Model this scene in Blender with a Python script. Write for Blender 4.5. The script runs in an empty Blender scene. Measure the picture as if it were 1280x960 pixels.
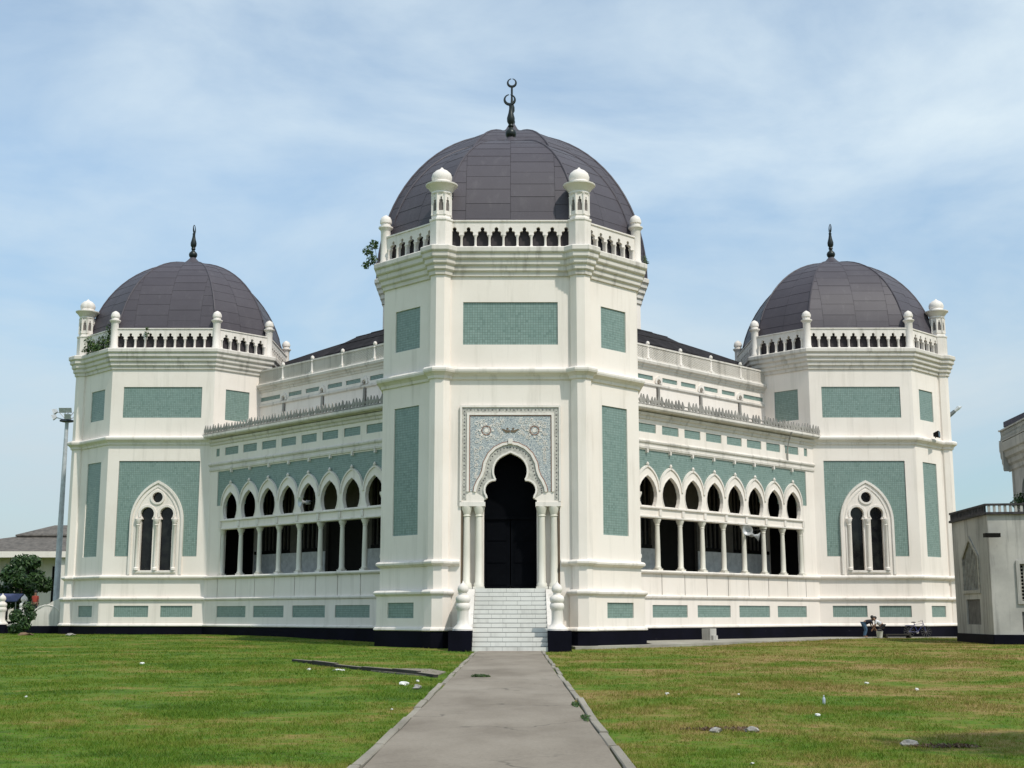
import bpy, bmesh, math, random
import numpy as np
from mathutils import Matrix, Vector
from mathutils.geometry import delaunay_2d_cdt

R = math.radians
PI = math.pi
scene = bpy.context.scene
COL = scene.collection
random.seed(11)
rng = np.random.default_rng(5)

# ------------------------------------------------------------------ camera, sky, sun, exposure
cam_d = bpy.data.cameras.new('camera')
cam = bpy.data.objects.new('camera', cam_d)
COL.objects.link(cam)
cam.location = (0, 0, 1.5)
cam.rotation_euler = (R(90 + 9.96), 0, R(0.122))
cam_d.sensor_width = 36
cam_d.lens = 46.125
cam_d.clip_end = 5000
scene.camera = cam

SUN_AZ, SUN_EL = 40.0, 54.0          # degrees right of straight behind the camera, above the horizon
sun_vec = Vector((math.sin(R(SUN_AZ)) * math.cos(R(SUN_EL)), -math.cos(R(SUN_AZ)) * math.cos(R(SUN_EL)), math.sin(R(SUN_EL))))
world = bpy.data.worlds.new('World')
scene.world = world
world.use_nodes = True
wn, wl = world.node_tree.nodes, world.node_tree.links
wn.clear()
w_out = wn.new('ShaderNodeOutputWorld')
w_bg = wn.new('ShaderNodeBackground')
w_bg.inputs['Strength'].default_value = 0.14
w_sky = wn.new('ShaderNodeTexSky')
w_sky.sky_type = 'NISHITA'
w_sky.sun_disc = False
w_sky.sun_elevation = R(SUN_EL)
w_sky.sun_rotation = R(180 - SUN_AZ)
w_sky.air_density = 1.0
w_sky.dust_density = 1.0
w_sky.ozone_density = 1.0
# thin broken cloud veil laid over the clear sky, from noise on the view direction
w_tc = wn.new('ShaderNodeTexCoord')
w_map = wn.new('ShaderNodeMapping')
w_map.inputs['Scale'].default_value = (1.0, 1.0, 2.6)
w_map.inputs['Location'].default_value = (0.35, 0.1, 0.22)
w_n1 = wn.new('ShaderNodeTexNoise')
w_n1.inputs['Scale'].default_value = 2.9
w_n1.inputs['Detail'].default_value = 9
w_n1.inputs['Roughness'].default_value = 0.56
w_n1.inputs['Distortion'].default_value = 0.35
w_ramp = wn.new('ShaderNodeValToRGB')
w_ramp.color_ramp.elements[0].position = 0.33
w_ramp.color_ramp.elements[0].color = (0.24, 0.24, 0.24, 1)
w_ramp.color_ramp.elements[1].position = 0.70
w_ramp.color_ramp.elements[1].color = (0.95, 0.95, 0.95, 1)
w_mix = wn.new('ShaderNodeMix')
w_mix.data_type = 'RGBA'
w_mix.inputs['B'].default_value = (5.5, 6.35, 6.85, 1)
wl.new(w_tc.outputs['Generated'], w_map.inputs['Vector'])
wl.new(w_map.outputs['Vector'], w_n1.inputs['Vector'])
wl.new(w_n1.outputs['Fac'], w_ramp.inputs['Fac'])
wl.new(w_ramp.outputs['Color'], w_mix.inputs['Factor'])
w_tint = wn.new('ShaderNodeMix')
w_tint.data_type = 'RGBA'
w_tint.blend_type = 'MULTIPLY'
w_tint.inputs['Factor'].default_value = 1.0
w_tint.inputs['B'].default_value = (0.95, 1.19, 1.24, 1)
wl.new(w_sky.outputs['Color'], w_tint.inputs['A'])
wl.new(w_tint.outputs['Result'], w_mix.inputs['A'])
# grey-blue city haze towards the horizon, the same all the way round
w_sep = wn.new('ShaderNodeSeparateXYZ')
wl.new(w_tc.outputs['Generated'], w_sep.inputs[0])
w_hz = wn.new('ShaderNodeValToRGB')
w_hz.color_ramp.elements[0].position = 0.0
w_hz.color_ramp.elements[0].color = (0.68, 0.68, 0.68, 1)
w_hz.color_ramp.elements[1].position = 0.32
w_hz.color_ramp.elements[1].color = (1, 1, 1, 1)
wl.new(w_sep.outputs['Z'], w_hz.inputs['Fac'])
w_mul = wn.new('ShaderNodeMix')
w_mul.data_type = 'RGBA'
w_mul.blend_type = 'MULTIPLY'
w_mul.inputs['Factor'].default_value = 1.0
wl.new(w_mix.outputs['Result'], w_mul.inputs['A'])
wl.new(w_hz.outputs['Color'], w_mul.inputs['B'])
wl.new(w_mul.outputs['Result'], w_bg.inputs['Color'])
wl.new(w_bg.outputs['Background'], w_out.inputs['Surface'])

sun_d = bpy.data.lights.new('sun', 'SUN')
sun = bpy.data.objects.new('sun', sun_d)
COL.objects.link(sun)
sun_d.energy = 3.2
sun_d.angle = R(1.5)
sun_d.color = (1.0, 0.94, 0.85)
sun.rotation_euler = (-sun_vec).to_track_quat('-Z', 'Y').to_euler()
sun.location = (20, -20, 60)

scene.view_settings.view_transform = 'Standard'
scene.view_settings.look = 'None'
scene.view_settings.exposure = 0.0
scene.view_settings.gamma = 1.0
scene.view_settings.use_curve_mapping = False
scene.render.engine = 'CYCLES'
scene.cycles.max_bounces = 6
scene.cycles.diffuse_bounces = 3
scene.cycles.use_denoising = True

# ------------------------------------------------------------------ materials
MATS = {}
def mat(name):
    m = bpy.data.materials.new(name)
    m.use_nodes = True
    nt = m.node_tree
    b = nt.nodes['Principled BSDF']
    MATS[name] = m
    return m, nt.nodes, nt.links, b

def noise(n, l, vec, scale, detail=4, rough=0.55, dist=0.0):
    t = n.new('ShaderNodeTexNoise')
    t.inputs['Scale'].default_value = scale
    t.inputs['Detail'].default_value = detail
    t.inputs['Roughness'].default_value = rough
    t.inputs['Distortion'].default_value = dist
    if vec is not None:
        l.new(vec, t.inputs['Vector'])
    return t.outputs['Fac']

def ramp(n, l, fac, stops):
    r = n.new('ShaderNodeValToRGB')
    e = r.color_ramp.elements
    while len(e) > 1:
        e.remove(e[-1])
    e[0].position = stops[0][0]
    for p, c in stops[1:]:
        e.new(p)
    for i, (p, c) in enumerate(stops):
        e[i].position = p
        e[i].color = (*c, 1) if len(c) == 3 else c
    l.new(fac, r.inputs['Fac'])
    return r.outputs['Color']

def mixc(n, l, fac, a, b, mode='MIX'):
    m = n.new('ShaderNodeMix')
    m.data_type = 'RGBA'
    m.blend_type = mode
    for key, v in (('Factor', fac), ('A', a), ('B', b)):
        if isinstance(v, (int, float)):
            m.inputs[key].default_value = v
        elif isinstance(v, tuple):
            m.inputs[key].default_value = (*v, 1)
        else:
            l.new(v, m.inputs[key])
    return m.outputs['Result']

def objcoord(n):
    return n.new('ShaderNodeTexCoord').outputs['Object']

def worldpos(n):
    return n.new('ShaderNodeNewGeometry').outputs['Position']

def mapped(n, l, vec, scale):
    m = n.new('ShaderNodeMapping')
    m.inputs['Scale'].default_value = scale
    l.new(vec, m.inputs['Vector'])
    return m.outputs['Vector']

def bump(n, l, b, h, strength, dist=0.02):
    bp = n.new('ShaderNodeBump')
    bp.inputs['Strength'].default_value = strength
    bp.inputs['Distance'].default_value = dist
    l.new(h, bp.inputs['Height'])
    l.new(bp.outputs['Normal'], b.inputs['Normal'])

def plaster(name, clean, dirty, stain, amount, rough=0.75):
    m, n, l, b = mat(name)
    w = worldpos(n)
    big = noise(n, l, w, 0.35, 5, 0.6)
    c = mixc(n, l, ramp(n, l, big, [(0.42, (0, 0, 0)), (0.72, (1, 1, 1))]), clean, dirty)
    streak = noise(n, l, mapped(n, l, w, (2.2, 2.2, 0.16)), 1.0, 6, 0.65)
    c = mixc(n, l, ramp(n, l, streak, [(0.52, (0, 0, 0)), (0.80, (amount, amount, amount))]), c, stain)
    fine = noise(n, l, w, 9.0, 5, 0.7)
    c = mixc(n, l, ramp(n, l, fine, [(0.62, (0, 0, 0)), (0.8, (amount * .5,) * 3)]), c, stain)
    l.new(c, b.inputs['Base Color'])
    b.inputs['Roughness'].default_value = rough
    bump(n, l, b, fine, 0.12)
    return m

WHITE = plaster('white_painted_plaster', (0.845, 0.775, 0.708), (0.785, 0.712, 0.642), (0.45, 0.41, 0.35), 0.45)
TRIM = plaster('cream_trim_plaster', (0.80, 0.745, 0.69), (0.70, 0.645, 0.585), (0.30, 0.275, 0.22), 0.6)
GRIME = plaster('dirty_cornice_plaster', (0.70, 0.655, 0.60), (0.56, 0.52, 0.465), (0.20, 0.185, 0.16), 0.85)
MARBLE = plaster('pale_marble', (0.72, 0.685, 0.60), (0.64, 0.61, 0.53), (0.35, 0.34, 0.30), 0.5, 0.45)
GREYWALL = plaster('weathered_grey_plaster', (0.48, 0.46, 0.425), (0.30, 0.29, 0.27), (0.08, 0.08, 0.075), 1.0, 0.85)
CAST = plaster('weathered_cast_metal', (0.34, 0.32, 0.29), (0.19, 0.18, 0.165), (0.10, 0.10, 0.09), 0.8, 0.6)

def tile_mat(name, c1, c2, mortar, size, rough=0.35):
    m, n, l, b = mat(name)
    s = n.new('ShaderNodeSeparateXYZ')
    l.new(objcoord(n), s.inputs[0])
    cb = n.new('ShaderNodeCombineXYZ')
    l.new(s.outputs['X'], cb.inputs['X'])
    l.new(s.outputs['Z'], cb.inputs['Y'])
    br = n.new('ShaderNodeTexBrick')
    br.offset = 0.0
    br.squash = 1.0
    br.inputs['Scale'].default_value = 1.0
    br.inputs['Brick Width'].default_value = size
    br.inputs['Row Height'].default_value = size
    br.inputs['Mortar Size'].default_value = size * 0.07
    br.inputs['Mortar Smooth'].default_value = 0.1
    br.inputs['Bias'].default_value = -0.1
    br.inputs['Color1'].default_value = (*c1, 1)
    br.inputs['Color2'].default_value = (*c2, 1)
    br.inputs['Mortar'].default_value = (*mortar, 1)
    l.new(cb.outputs[0], br.inputs['Vector'])
    dv = n.new('ShaderNodeVectorMath')
    dv.operation = 'SCALE'
    dv.inputs['Scale'].default_value = 1.0 / size
    l.new(cb.outputs[0], dv.inputs[0])
    fl = n.new('ShaderNodeVectorMath')
    fl.operation = 'FLOOR'
    l.new(dv.outputs[0], fl.inputs[0])
    wn_ = n.new('ShaderNodeTexWhiteNoise')
    wn_.noise_dimensions = '3D'
    l.new(fl.outputs[0], wn_.inputs['Vector'])
    odd = mixc(n, l, ramp(n, l, wn_.outputs['Value'], [(0.84, (0, 0, 0)), (0.98, (0.5,) * 3)]), br.outputs['Color'], (c2[0] * .55, c2[1] * .62, c2[2] * .6))
    odd = mixc(n, l, ramp(n, l, wn_.outputs['Value'], [(0.03, (0.22,) * 3), (0.2, (0, 0, 0))]), odd, (c1[0] * 1.35, c1[1] * 1.25, c1[2] * 1.28))
    big = noise(n, l, worldpos(n), 0.8, 4)
    c = mixc(n, l, ramp(n, l, big, [(0.4, (0, 0, 0)), (0.7, (0.35,) * 3)]), odd, (c1[0] * .8, c1[1] * .85, c1[2] * .85))
    l.new(c, b.inputs['Base Color'])
    b.inputs['Roughness'].default_value = rough
    inv = n.new('ShaderNodeMath')
    inv.operation = 'SUBTRACT'
    inv.inputs[0].default_value = 1
    l.new(br.outputs['Fac'], inv.inputs[1])
    bump(n, l, b, inv.outputs[0], 0.25, 0.01)
    return m

TILE = tile_mat('green_glazed_tile', (0.228, 0.318, 0.285), (0.186, 0.272, 0.242), (0.105, 0.140, 0.125), 0.118)

def plain(name, col, rough=0.6, metal=0.0, var=0.12, scale=3.0, spec=0.5):
    m, n, l, b = mat(name)
    f = noise(n, l, worldpos(n), scale, 5, 0.6)
    lo = tuple(max(0, c * (1 - var * 2)) for c in col)
    hi = tuple(min(1, c * (1 + var)) for c in col)
    l.new(ramp(n, l, f, [(0.3, lo), (0.7, hi)]), b.inputs['Base Color'])
    b.inputs['Roughness'].default_value = rough
    b.inputs['Metallic'].default_value = metal
    b.inputs['Specular IOR Level'].default_value = spec
    return m

def roof_sheet():
    m, n, l, b = mat('bitumen_roof_sheet')
    w = worldpos(n)
    oi = n.new('ShaderNodeObjectInfo')
    c = ramp(n, l, oi.outputs['Random'], [(0.0, (0.062, 0.054, 0.065)), (0.5, (0.066, 0.058, 0.069)), (1.0, (0.071, 0.062, 0.074))])
    big = noise(n, l, w, 0.6, 5, 0.6)
    c = mixc(n, l, ramp(n, l, big, [(0.4, (0, 0, 0)), (0.75, (0.5,) * 3)]), c, (0.086, 0.077, 0.090))
    fine = noise(n, l, w, 14, 5, 0.7)
    c = mixc(n, l, ramp(n, l, fine, [(0.5, (0, 0, 0)), (0.8, (0.35,) * 3)]), c, (0.05, 0.042, 0.046))
    st = noise(n, l, mapped(n, l, w, (1.6, 1.6, 0.3)), 1.2, 6, 0.7)
    c = mixc(n, l, ramp(n, l, st, [(0.55, (0, 0, 0)), (0.78, (0.5,) * 3)]), c, (0.12, 0.11, 0.118))
    l.new(c, b.inputs['Base Color'])
    b.inputs['Roughness'].default_value = 0.55
    b.inputs['Specular IOR Level'].default_value = 0.32
    bump(n, l, b, fine, 0.15)
    return m
SHEET = roof_sheet()
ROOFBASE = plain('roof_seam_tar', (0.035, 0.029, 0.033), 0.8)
HALLROOF = plain('blackened_hall_roofing', (0.026, 0.023, 0.025), 0.85, var=.3, scale=1.5, spec=.15)
def plinth_mat():
    m, n, l, b = mat('black_plinth_paint')
    w = worldpos(n)
    c = ramp(n, l, noise(n, l, w, 0.7, 4), [(0.35, (0.0025, 0.0025, 0.0055)), (0.7, (0.005, 0.005, 0.012))])
    s = noise(n, l, mapped(n, l, w, (1.2, 1.2, 2.5)), 2.4, 8, 0.75)
    c = mixc(n, l, ramp(n, l, s, [(0.66, (0, 0, 0)), (0.74, (0.6,) * 3)]), c, (0.20, 0.19, 0.17))
    l.new(c, b.inputs['Base Color'])
    b.inputs['Roughness'].default_value = 0.7
    b.inputs['Specular IOR Level'].default_value = 0.08
    return m
PLINTH = plinth_mat()
IRON = plain('dark_finial_iron', (0.012, 0.018, 0.016), 0.4, 0.3)
DOOR = plain('unlit_black_door', (0.0025, 0.003, 0.0045), 0.7, spec=0.04)  # near-black colour stands in for the unlit inside of the doorway
def glass_mat():
    m, n, l, b = mat('dark_window_glass')
    l.new(ramp(n, l, noise(n, l, worldpos(n), 1.5, 4), [(0.4, (0.006, 0.006, 0.008)), (0.7, (0.02, 0.022, 0.02))]), b.inputs['Base Color'])
    b.inputs['Roughness'].default_value = 0.12
    b.inputs['Specular IOR Level'].default_value = 0.3
    return m
GLASS = glass_mat()
BROWN = plain('brown_reveal_paint', (0.16, 0.115, 0.075), 0.8)
MOSAIC = None
def mosaic_mat():
    m, n, l, b = mat('blue_grey_arabesque_mosaic')
    o = objcoord(n)
    v = n.new('ShaderNodeTexVoronoi')
    v.inputs['Scale'].default_value = 14.0
    l.new(o, v.inputs['Vector'])
    wv = n.new('ShaderNodeTexWave')
    wv.wave_type = 'RINGS'
    wv.inputs['Scale'].default_value = 4.5
    wv.inputs['Distortion'].default_value = 14
    wv.inputs['Detail'].default_value = 3
    wv.inputs['Detail Scale'].default_value = 2.2
    l.new(o, wv.inputs['Vector'])
    c = ramp(n, l, wv.outputs['Fac'], [(0.30, (0.24, 0.28, 0.31)), (0.55, (0.37, 0.41, 0.43)), (0.8, (0.60, 0.61, 0.58))])
    c = mixc(n, l, ramp(n, l, v.outputs['Distance'], [(0.12, (0.55,) * 3), (0.25, (0, 0, 0))]), c, (0.36, 0.22, 0.17))
    l.new(c, b.inputs['Base Color'])
    b.inputs['Roughness'].default_value = 0.4
    return m
MOSAIC = mosaic_mat()
BORDER = plain('grey_mosaic_border', (0.50, 0.48, 0.43), 0.5, var=0.2, scale=8)
STUD = plain('dark_mosaic_stud', (0.10, 0.09, 0.10), 0.5)
REDBRN = plain('terracotta_inlay', (0.28, 0.14, 0.095), 0.5)
STAIR = plaster('white_stair_tile', (0.70, 0.69, 0.64), (0.58, 0.57, 0.52), (0.28, 0.27, 0.24), 0.5, 0.45)
JOINT = plain('grey_mortar', (0.20, 0.195, 0.18), 0.9)

# ------------------------------------------------------------------ mesh builder
def inside(x, y, poly):
    c = False
    j = len(poly) - 1
    for i in range(len(poly)):
        xi, yi = poly[i]
        xj, yj = poly[j]
        if (yi > y) != (yj > y) and x < (xj - xi) * (y - yi) / (yj - yi) + xi:
            c = not c
        j = i
    return c

class MB:
    def __init__(s, mir=1):
        s.v, s.f, s.mir = [], [], mir
    def add(s, vs, fs, M=None):
        o = len(s.v)
        for p in vs:
            if M is not None:
                p = M @ Vector(p)
            s.v.append((p[0] * s.mir, p[1], p[2]))
        s.f += [tuple(i + o for i in f) for f in fs]
        return s
    def box(s, x0, x1, y0, y1, z0, z1, M=None):
        vs = [(x0, y0, z0), (x1, y0, z0), (x1, y1, z0), (x0, y1, z0), (x0, y0, z1), (x1, y0, z1), (x1, y1, z1), (x0, y1, z1)]
        return s.add(vs, [(0, 3, 2, 1), (4, 5, 6, 7), (0, 1, 5, 4), (1, 2, 6, 5), (2, 3, 7, 6), (3, 0, 4, 7)], M)
    def plate(s, outer, holes=(), y0=0.0, y1=0.3, M=None):
        """polygon with holes in the xz plane, extruded from y0 (front) to y1"""
        loops = [list(outer)] + [list(h) for h in holes]
        pts, edges, n0 = [], [], []
        for lp in loops:
            b = len(pts)
            n0.append(b)
            pts += [Vector(p) for p in lp]
            edges += [(b + i, b + (i + 1) % len(lp)) for i in range(len(lp))]
        r = delaunay_2d_cdt(pts, edges, [], 1, 1e-5)
        ov, of = r[0], []
        for f in r[2]:
            cx = sum(ov[i][0] for i in f) / len(f)
            cz = sum(ov[i][1] for i in f) / len(f)
            if inside(cx, cz, loops[0]) and not any(inside(cx, cz, h) for h in loops[1:]):
                of.append(f)
        vs = [(p[0], y0, p[1]) for p in ov] + [(p[0], y1, p[1]) for p in ov]
        k = len(ov)
        fs = [tuple(f) for f in of] + [tuple(i + k for i in reversed(f)) for f in of]
        s.add(vs, fs, M)
        for lp in loops:
            m = len(lp)
            vs = [(p[0], y0, p[1]) for p in lp] + [(p[0], y1, p[1]) for p in lp]
            s.add(vs, [(i, (i + 1) % m, m + (i + 1) % m, m + i) for i in range(m)], M)
        return s
    def prism(s, prof, x0, x1, M=None):
        """profile [(y,z)] closed, extruded along x"""
        m = len(prof)
        vs = [(x0, y, z) for y, z in prof] + [(x1, y, z) for y, z in prof]
        return s.add(vs, [(i, (i + 1) % m, m + (i + 1) % m, m + i) for i in range(m)] + [tuple(range(m)), tuple(range(2 * m - 1, m - 1, -1))], M)
    def lathe(s, prof, seg=16, c=(0, 0, 0), rot=0.0, M=None, sx=1.0):
        vs, fs = [], []
        m = len(prof)
        for r, z in prof:
            for i in range(seg):
                a = rot + 2 * PI * i / seg
                vs.append((c[0] + r * math.cos(a) * sx, c[1] + r * math.sin(a), c[2] + z))
        for j in range(m - 1):
            for i in range(seg):
                k = (i + 1) % seg
                fs.append((j * seg + i, j * seg + k, (j + 1) * seg + k, (j + 1) * seg + i))
        fs.append(tuple(range(seg - 1, -1, -1)))
        fs.append(tuple((m - 1) * seg + i for i in range(seg)))
        return s.add(vs, fs, M)
    def ring(s, loops, close=False):
        """stack of closed loops of equal length joined by quads"""
        m = len(loops[0])
        vs = [p for lp in loops for p in lp]
        fs = []
        n = len(loops)
        for j in range(n if close else n - 1):
            for i in range(m):
                k = (i + 1) % m
                a, b = j * m, ((j + 1) % n) * m
                fs.append((a + i, a + k, b + k, b + i))
        return s.add(vs, fs)
    def tube(s, pts, r, seg=8, M=None):
        pts = [Vector(p) for p in pts]
        rs = r if isinstance(r, (list, tuple)) else [r] * len(pts)
        vs, fs = [], []
        for i, p in enumerate(pts):
            d = (pts[min(i + 1, len(pts) - 1)] - pts[max(i - 1, 0)]).normalized()
            a = d.orthogonal().normalized() if abs(d.z) > 0.95 else d.cross(Vector((0, 0, 1))).normalized()
            b = d.cross(a)
            for k in range(seg):
                t = 2 * PI * k / seg
                vs.append(p + (a * math.cos(t) + b * math.sin(t)) * rs[i])
        n = len(pts)
        for i in range(n - 1):
            for k in range(seg):
                q = (k + 1) % seg
                fs.append((i * seg + k, i * seg + q, (i + 1) * seg + q, (i + 1) * seg + k))
        fs += [tuple(range(seg - 1, -1, -1)), tuple((n - 1) * seg + k for k in range(seg))]
        return s.add(vs, fs, M)
    def mesh(s, name, material, smooth=False, recalc=True):
        me = bpy.data.meshes.new(name)
        me.from_pydata([tuple(p) for p in s.v], [], s.f)
        if recalc:
            bm = bmesh.new()
            bm.from_mesh(me)
            bmesh.ops.recalc_face_normals(bm, faces=bm.faces)
            bm.to_mesh(me)
            bm.free()
        me.materials.append(material)
        if smooth:
            me.polygons.foreach_set('use_smooth', [True] * len(me.polygons))
            me.set_sharp_from_angle(angle=R(38))
        me.update()
        return me

def link(name, me, parent=None, M=None, kind=None, label=None, cat=None, group=None):
    o = bpy.data.objects.new(name, me)
    COL.objects.link(o)
    if parent is not None:
        o.parent = parent
    if M is not None:
        o.matrix_basis = M
    for k, v in (('kind', kind), ('label', label), ('category', cat), ('group', group)):
        if v:
            o[k] = v
    return o

class Node:
    """a part to be placed several times: name, mesh, matrix, sub-parts"""
    def __init__(s, name, me, M=None, kids=(), kind=None, label=None):
        s.name, s.me, s.M, s.kids, s.kind, s.label = name, me, M or Matrix(), list(kids), kind, label
    def put(s, parent, T=None):
        o = link(s.name, s.me, parent, (T @ s.M) if T is not None else s.M, s.kind, s.label)
        for k in s.kids:
            k.put(o)
        return o

def rz(deg):
    return Matrix.Rotation(R(deg), 4, 'Z')
def tr(x, y, z):
    return Matrix.Translation((x, y, z))

def parch(hw, zs, za, n=10):
    """pointed arch from right spring over the apex to left spring"""
    h = za - zs
    k = (h * h - hw * hw) / (2 * hw)
    r = hw + k
    a1 = math.asin(min(1, h / r))
    right = [(-k + r * math.cos(a1 * i / n), zs + r * math.sin(a1 * i / n)) for i in range(n + 1)]
    left = [(-x, z) for x, z in reversed(right[:-1])]
    return right + left

def rect(x0, x1, z0, z1):
    return [(x0, z0), (x1, z0), (x1, z1), (x0, z1)]

def circle(cx, cz, r, n=20):
    return [(cx + r * math.cos(2 * PI * i / n), cz + r * math.sin(2 * PI * i / n)) for i in range(n)]

# ------------------------------------------------------------------ the mosque
CX, CY = -0.2, 89.2
mosque = link('mosque', None, None, tr(CX, CY, 0), None,
              'white mosque with green tile panels, arcaded wings and dark grey domes', 'mosque')

AP, HF = 6.15, 3.3                      # tower octagon: half width, half of an axis face
def octo(d, z=0.0, ap=AP, hf=HF):
    a, h = ap + d, hf + 0.41421 * d
    return [(h, -a, z), (a, -h, z), (a, h, z), (h, a, z), (-h, a, z), (-a, h, z), (-a, -h, z), (-h, -a, z)]
def swept(prof, ap=AP, hf=HF):
    """closed moulding: profile [(offset, z)] round the octagon"""
    return [octo(d, z, ap, hf) for d, z in prof]

COLPOS = ((HF - 0.05, -AP + 0.05), (-HF + 0.05, -AP + 0.05))
def col_rings(mb, prof, r0=0.5):
    for x, y in COLPOS:
        mb.lathe([(r0 + d, z) for d, z in prof], 8, (x, y, 0), PI / 8)

nodes = []
AD = (AP + HF) / math.sqrt(2)           # apothem of the diagonal faces
HD = (AP - HF) / math.sqrt(2)           # half length of the diagonal faces
FACES = [(0, AP, HF, 'front'), (45, AD, HD, 'fr'), (90, AP, HF, 'side'), (135, AD, HD, 'rr'),
         (180, AP, HF, 'back'), (225, AD, HD, 'rl'), (270, AP, HF, 'side'), (315, AD, HD, 'fl')]
WALL_TOP = 18.38
PANELS = {'front': [rect(-2.2, 2.2, 13.8, 15.82)],
          'side': [rect(-2.52, 2.52, 13.9, 15.9)],
          'back': [rect(-2.52, 2.52, 13.9, 15.9)],
          'fr': [rect(-0.65, 1.15, 5.1, 11.12), rect(-0.65, 1.15, 13.85, 15.85)],
          'fl': [rect(-1.15, 0.65, 5.1, 11.12), rect(-1.15, 0.65, 13.85, 15.85)],
          'rr': [rect(-1.15, 0.65, 13.85, 15.85)],
          'rl': [rect(-0.65, 1.15, 13.85, 15.85)]}
SMALL = {'side': [rect(-2.4, -0.25, 1.33, 2.03), rect(0.5, 2.5, 1.33, 2.03)],
         'fr': [rect(-0.6, 1.25, 1.33, 2.03)], 'fl': [rect(-1.25, 0.6, 1.33, 2.03)]}

# window of the tower's side faces (two lancets under a roundel)
WIN_OUT = [(-1.68, 3.92), (1.68, 3.92)] + parch(1.68, 7.3, 9.87, 10)
def lancet(cx):
    head = [(cx + 0.42 * math.cos(a), 7.76 + 0.42 * math.sin(a)) for a in np.linspace(R(-42), R(222), 13)]
    return [(cx - 0.38, 4.22), (cx + 0.38, 4.22), (cx + 0.38, 7.4), (cx + 0.30, 7.42)] + head + [(cx - 0.30, 7.42), (cx - 0.38, 7.4)]
# door opening (many-lobed horseshoe) : right half from the jamb upwards
def arc(cx, cz, r, a0, a1, n=8):
    return [(cx + r * math.cos(R(a)), cz + r * math.sin(R(a))) for a in np.linspace(a0, a1, n)]
DOOR_R = [(1.2, 6.6), (1.03, 6.70)] + arc(0.72, 7.06, 0.42, -38, 95, 8) + [(0.645, 7.56)] + arc(0.0, 7.93, 0.75, -24, 62, 9) + [(0.17, 8.68)]
DOOR_TOP = [(0, 8.76)]
DOOR_ARCH = DOOR_R + DOOR_TOP + [(-x, z) for x, z in reversed(DOOR_R)]
LAND = 2.63

for ang, ap, hf, kind in FACES:
    M = rz(ang)
    holes = [list(h) for h in PANELS.get(kind, [])]
    kids = []
    for h in holes:
        x0, x1, z0, z1 = h[0][0], h[1][0], h[0][1], h[2][1]
        kids.append(Node('tile_panel', MB().box(x0 - .02, x1 + .02, -ap + .06, -ap + .25, z0 - .02, z1 + .02).mesh('tile_panel', TILE)))
    if kind == 'side':
        holes.append(rect(-2.58, 2.58, 5.09, 11.12)[:1] + [(2.58, 5.09), (2.58, 11.12), (-2.58, 11.12)])
        mb = MB().plate([(-2.56, 5.11), (-1.6, 5.11)] + list(reversed(parch(1.6, 7.3, 9.77, 10))) + [(1.6, 5.11), (2.56, 5.11), (2.56, 11.10), (-2.56, 11.10)], [], -ap + .06, -ap + .4)
        # the tile field reaches down beside the window; the surround closes the rest
        kids.append(Node('tile_panel', mb.mesh('tile_panel', TILE)))
    outer = rect(-hf, hf, 0.3, WALL_TOP)
    if kind == 'side':
        outer = [(-hf, 0.3), (hf, 0.3), (hf, WALL_TOP), (-hf, WALL_TOP)]
        holes[-1] = [(-1.6, 4.0), (1.6, 4.0), (1.6, 5.09), (2.58, 5.09), (2.58, 11.12), (-2.58, 11.12), (-2.58, 5.09), (-1.6, 5.09)]
    if kind == 'front':
        outer = [(-hf, 0.3), (-2.24, 0.3), (-2.24, 6.5), (-1.3, 6.5), (-1.3, 9.0), (1.3, 9.0), (1.3, 6.5), (2.24, 6.5), (2.24, 0.3), (hf, 0.3), (hf, WALL_TOP), (-hf, WALL_TOP)]
    nodes.append(Node('tower_wall', MB().plate(outer, holes, -ap, -ap + .5).mesh('tower_wall', WHITE), M, kids))
    # lower plinth zone with its small tile panels
    if kind in ('side', 'fr', 'fl'):
        h2 = ap + .14
        hw2 = hf + (.058 if kind != 'side' else .058)
        sk = [Node('tile_panel', MB().box(h[0][0] - .02, h[1][0] + .02, -h2 + .06, -h2 + .13, h[0][1] - .02, h[2][1] + .02).mesh('tile_panel', TILE)) for h in SMALL[kind]]
        nodes.append(Node('plinth_wall', MB().plate(rect(-hw2, hw2, 0.7, 2.40), SMALL[kind], -h2, -ap - .002).mesh('plinth_wall', WHITE), M, sk))

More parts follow.
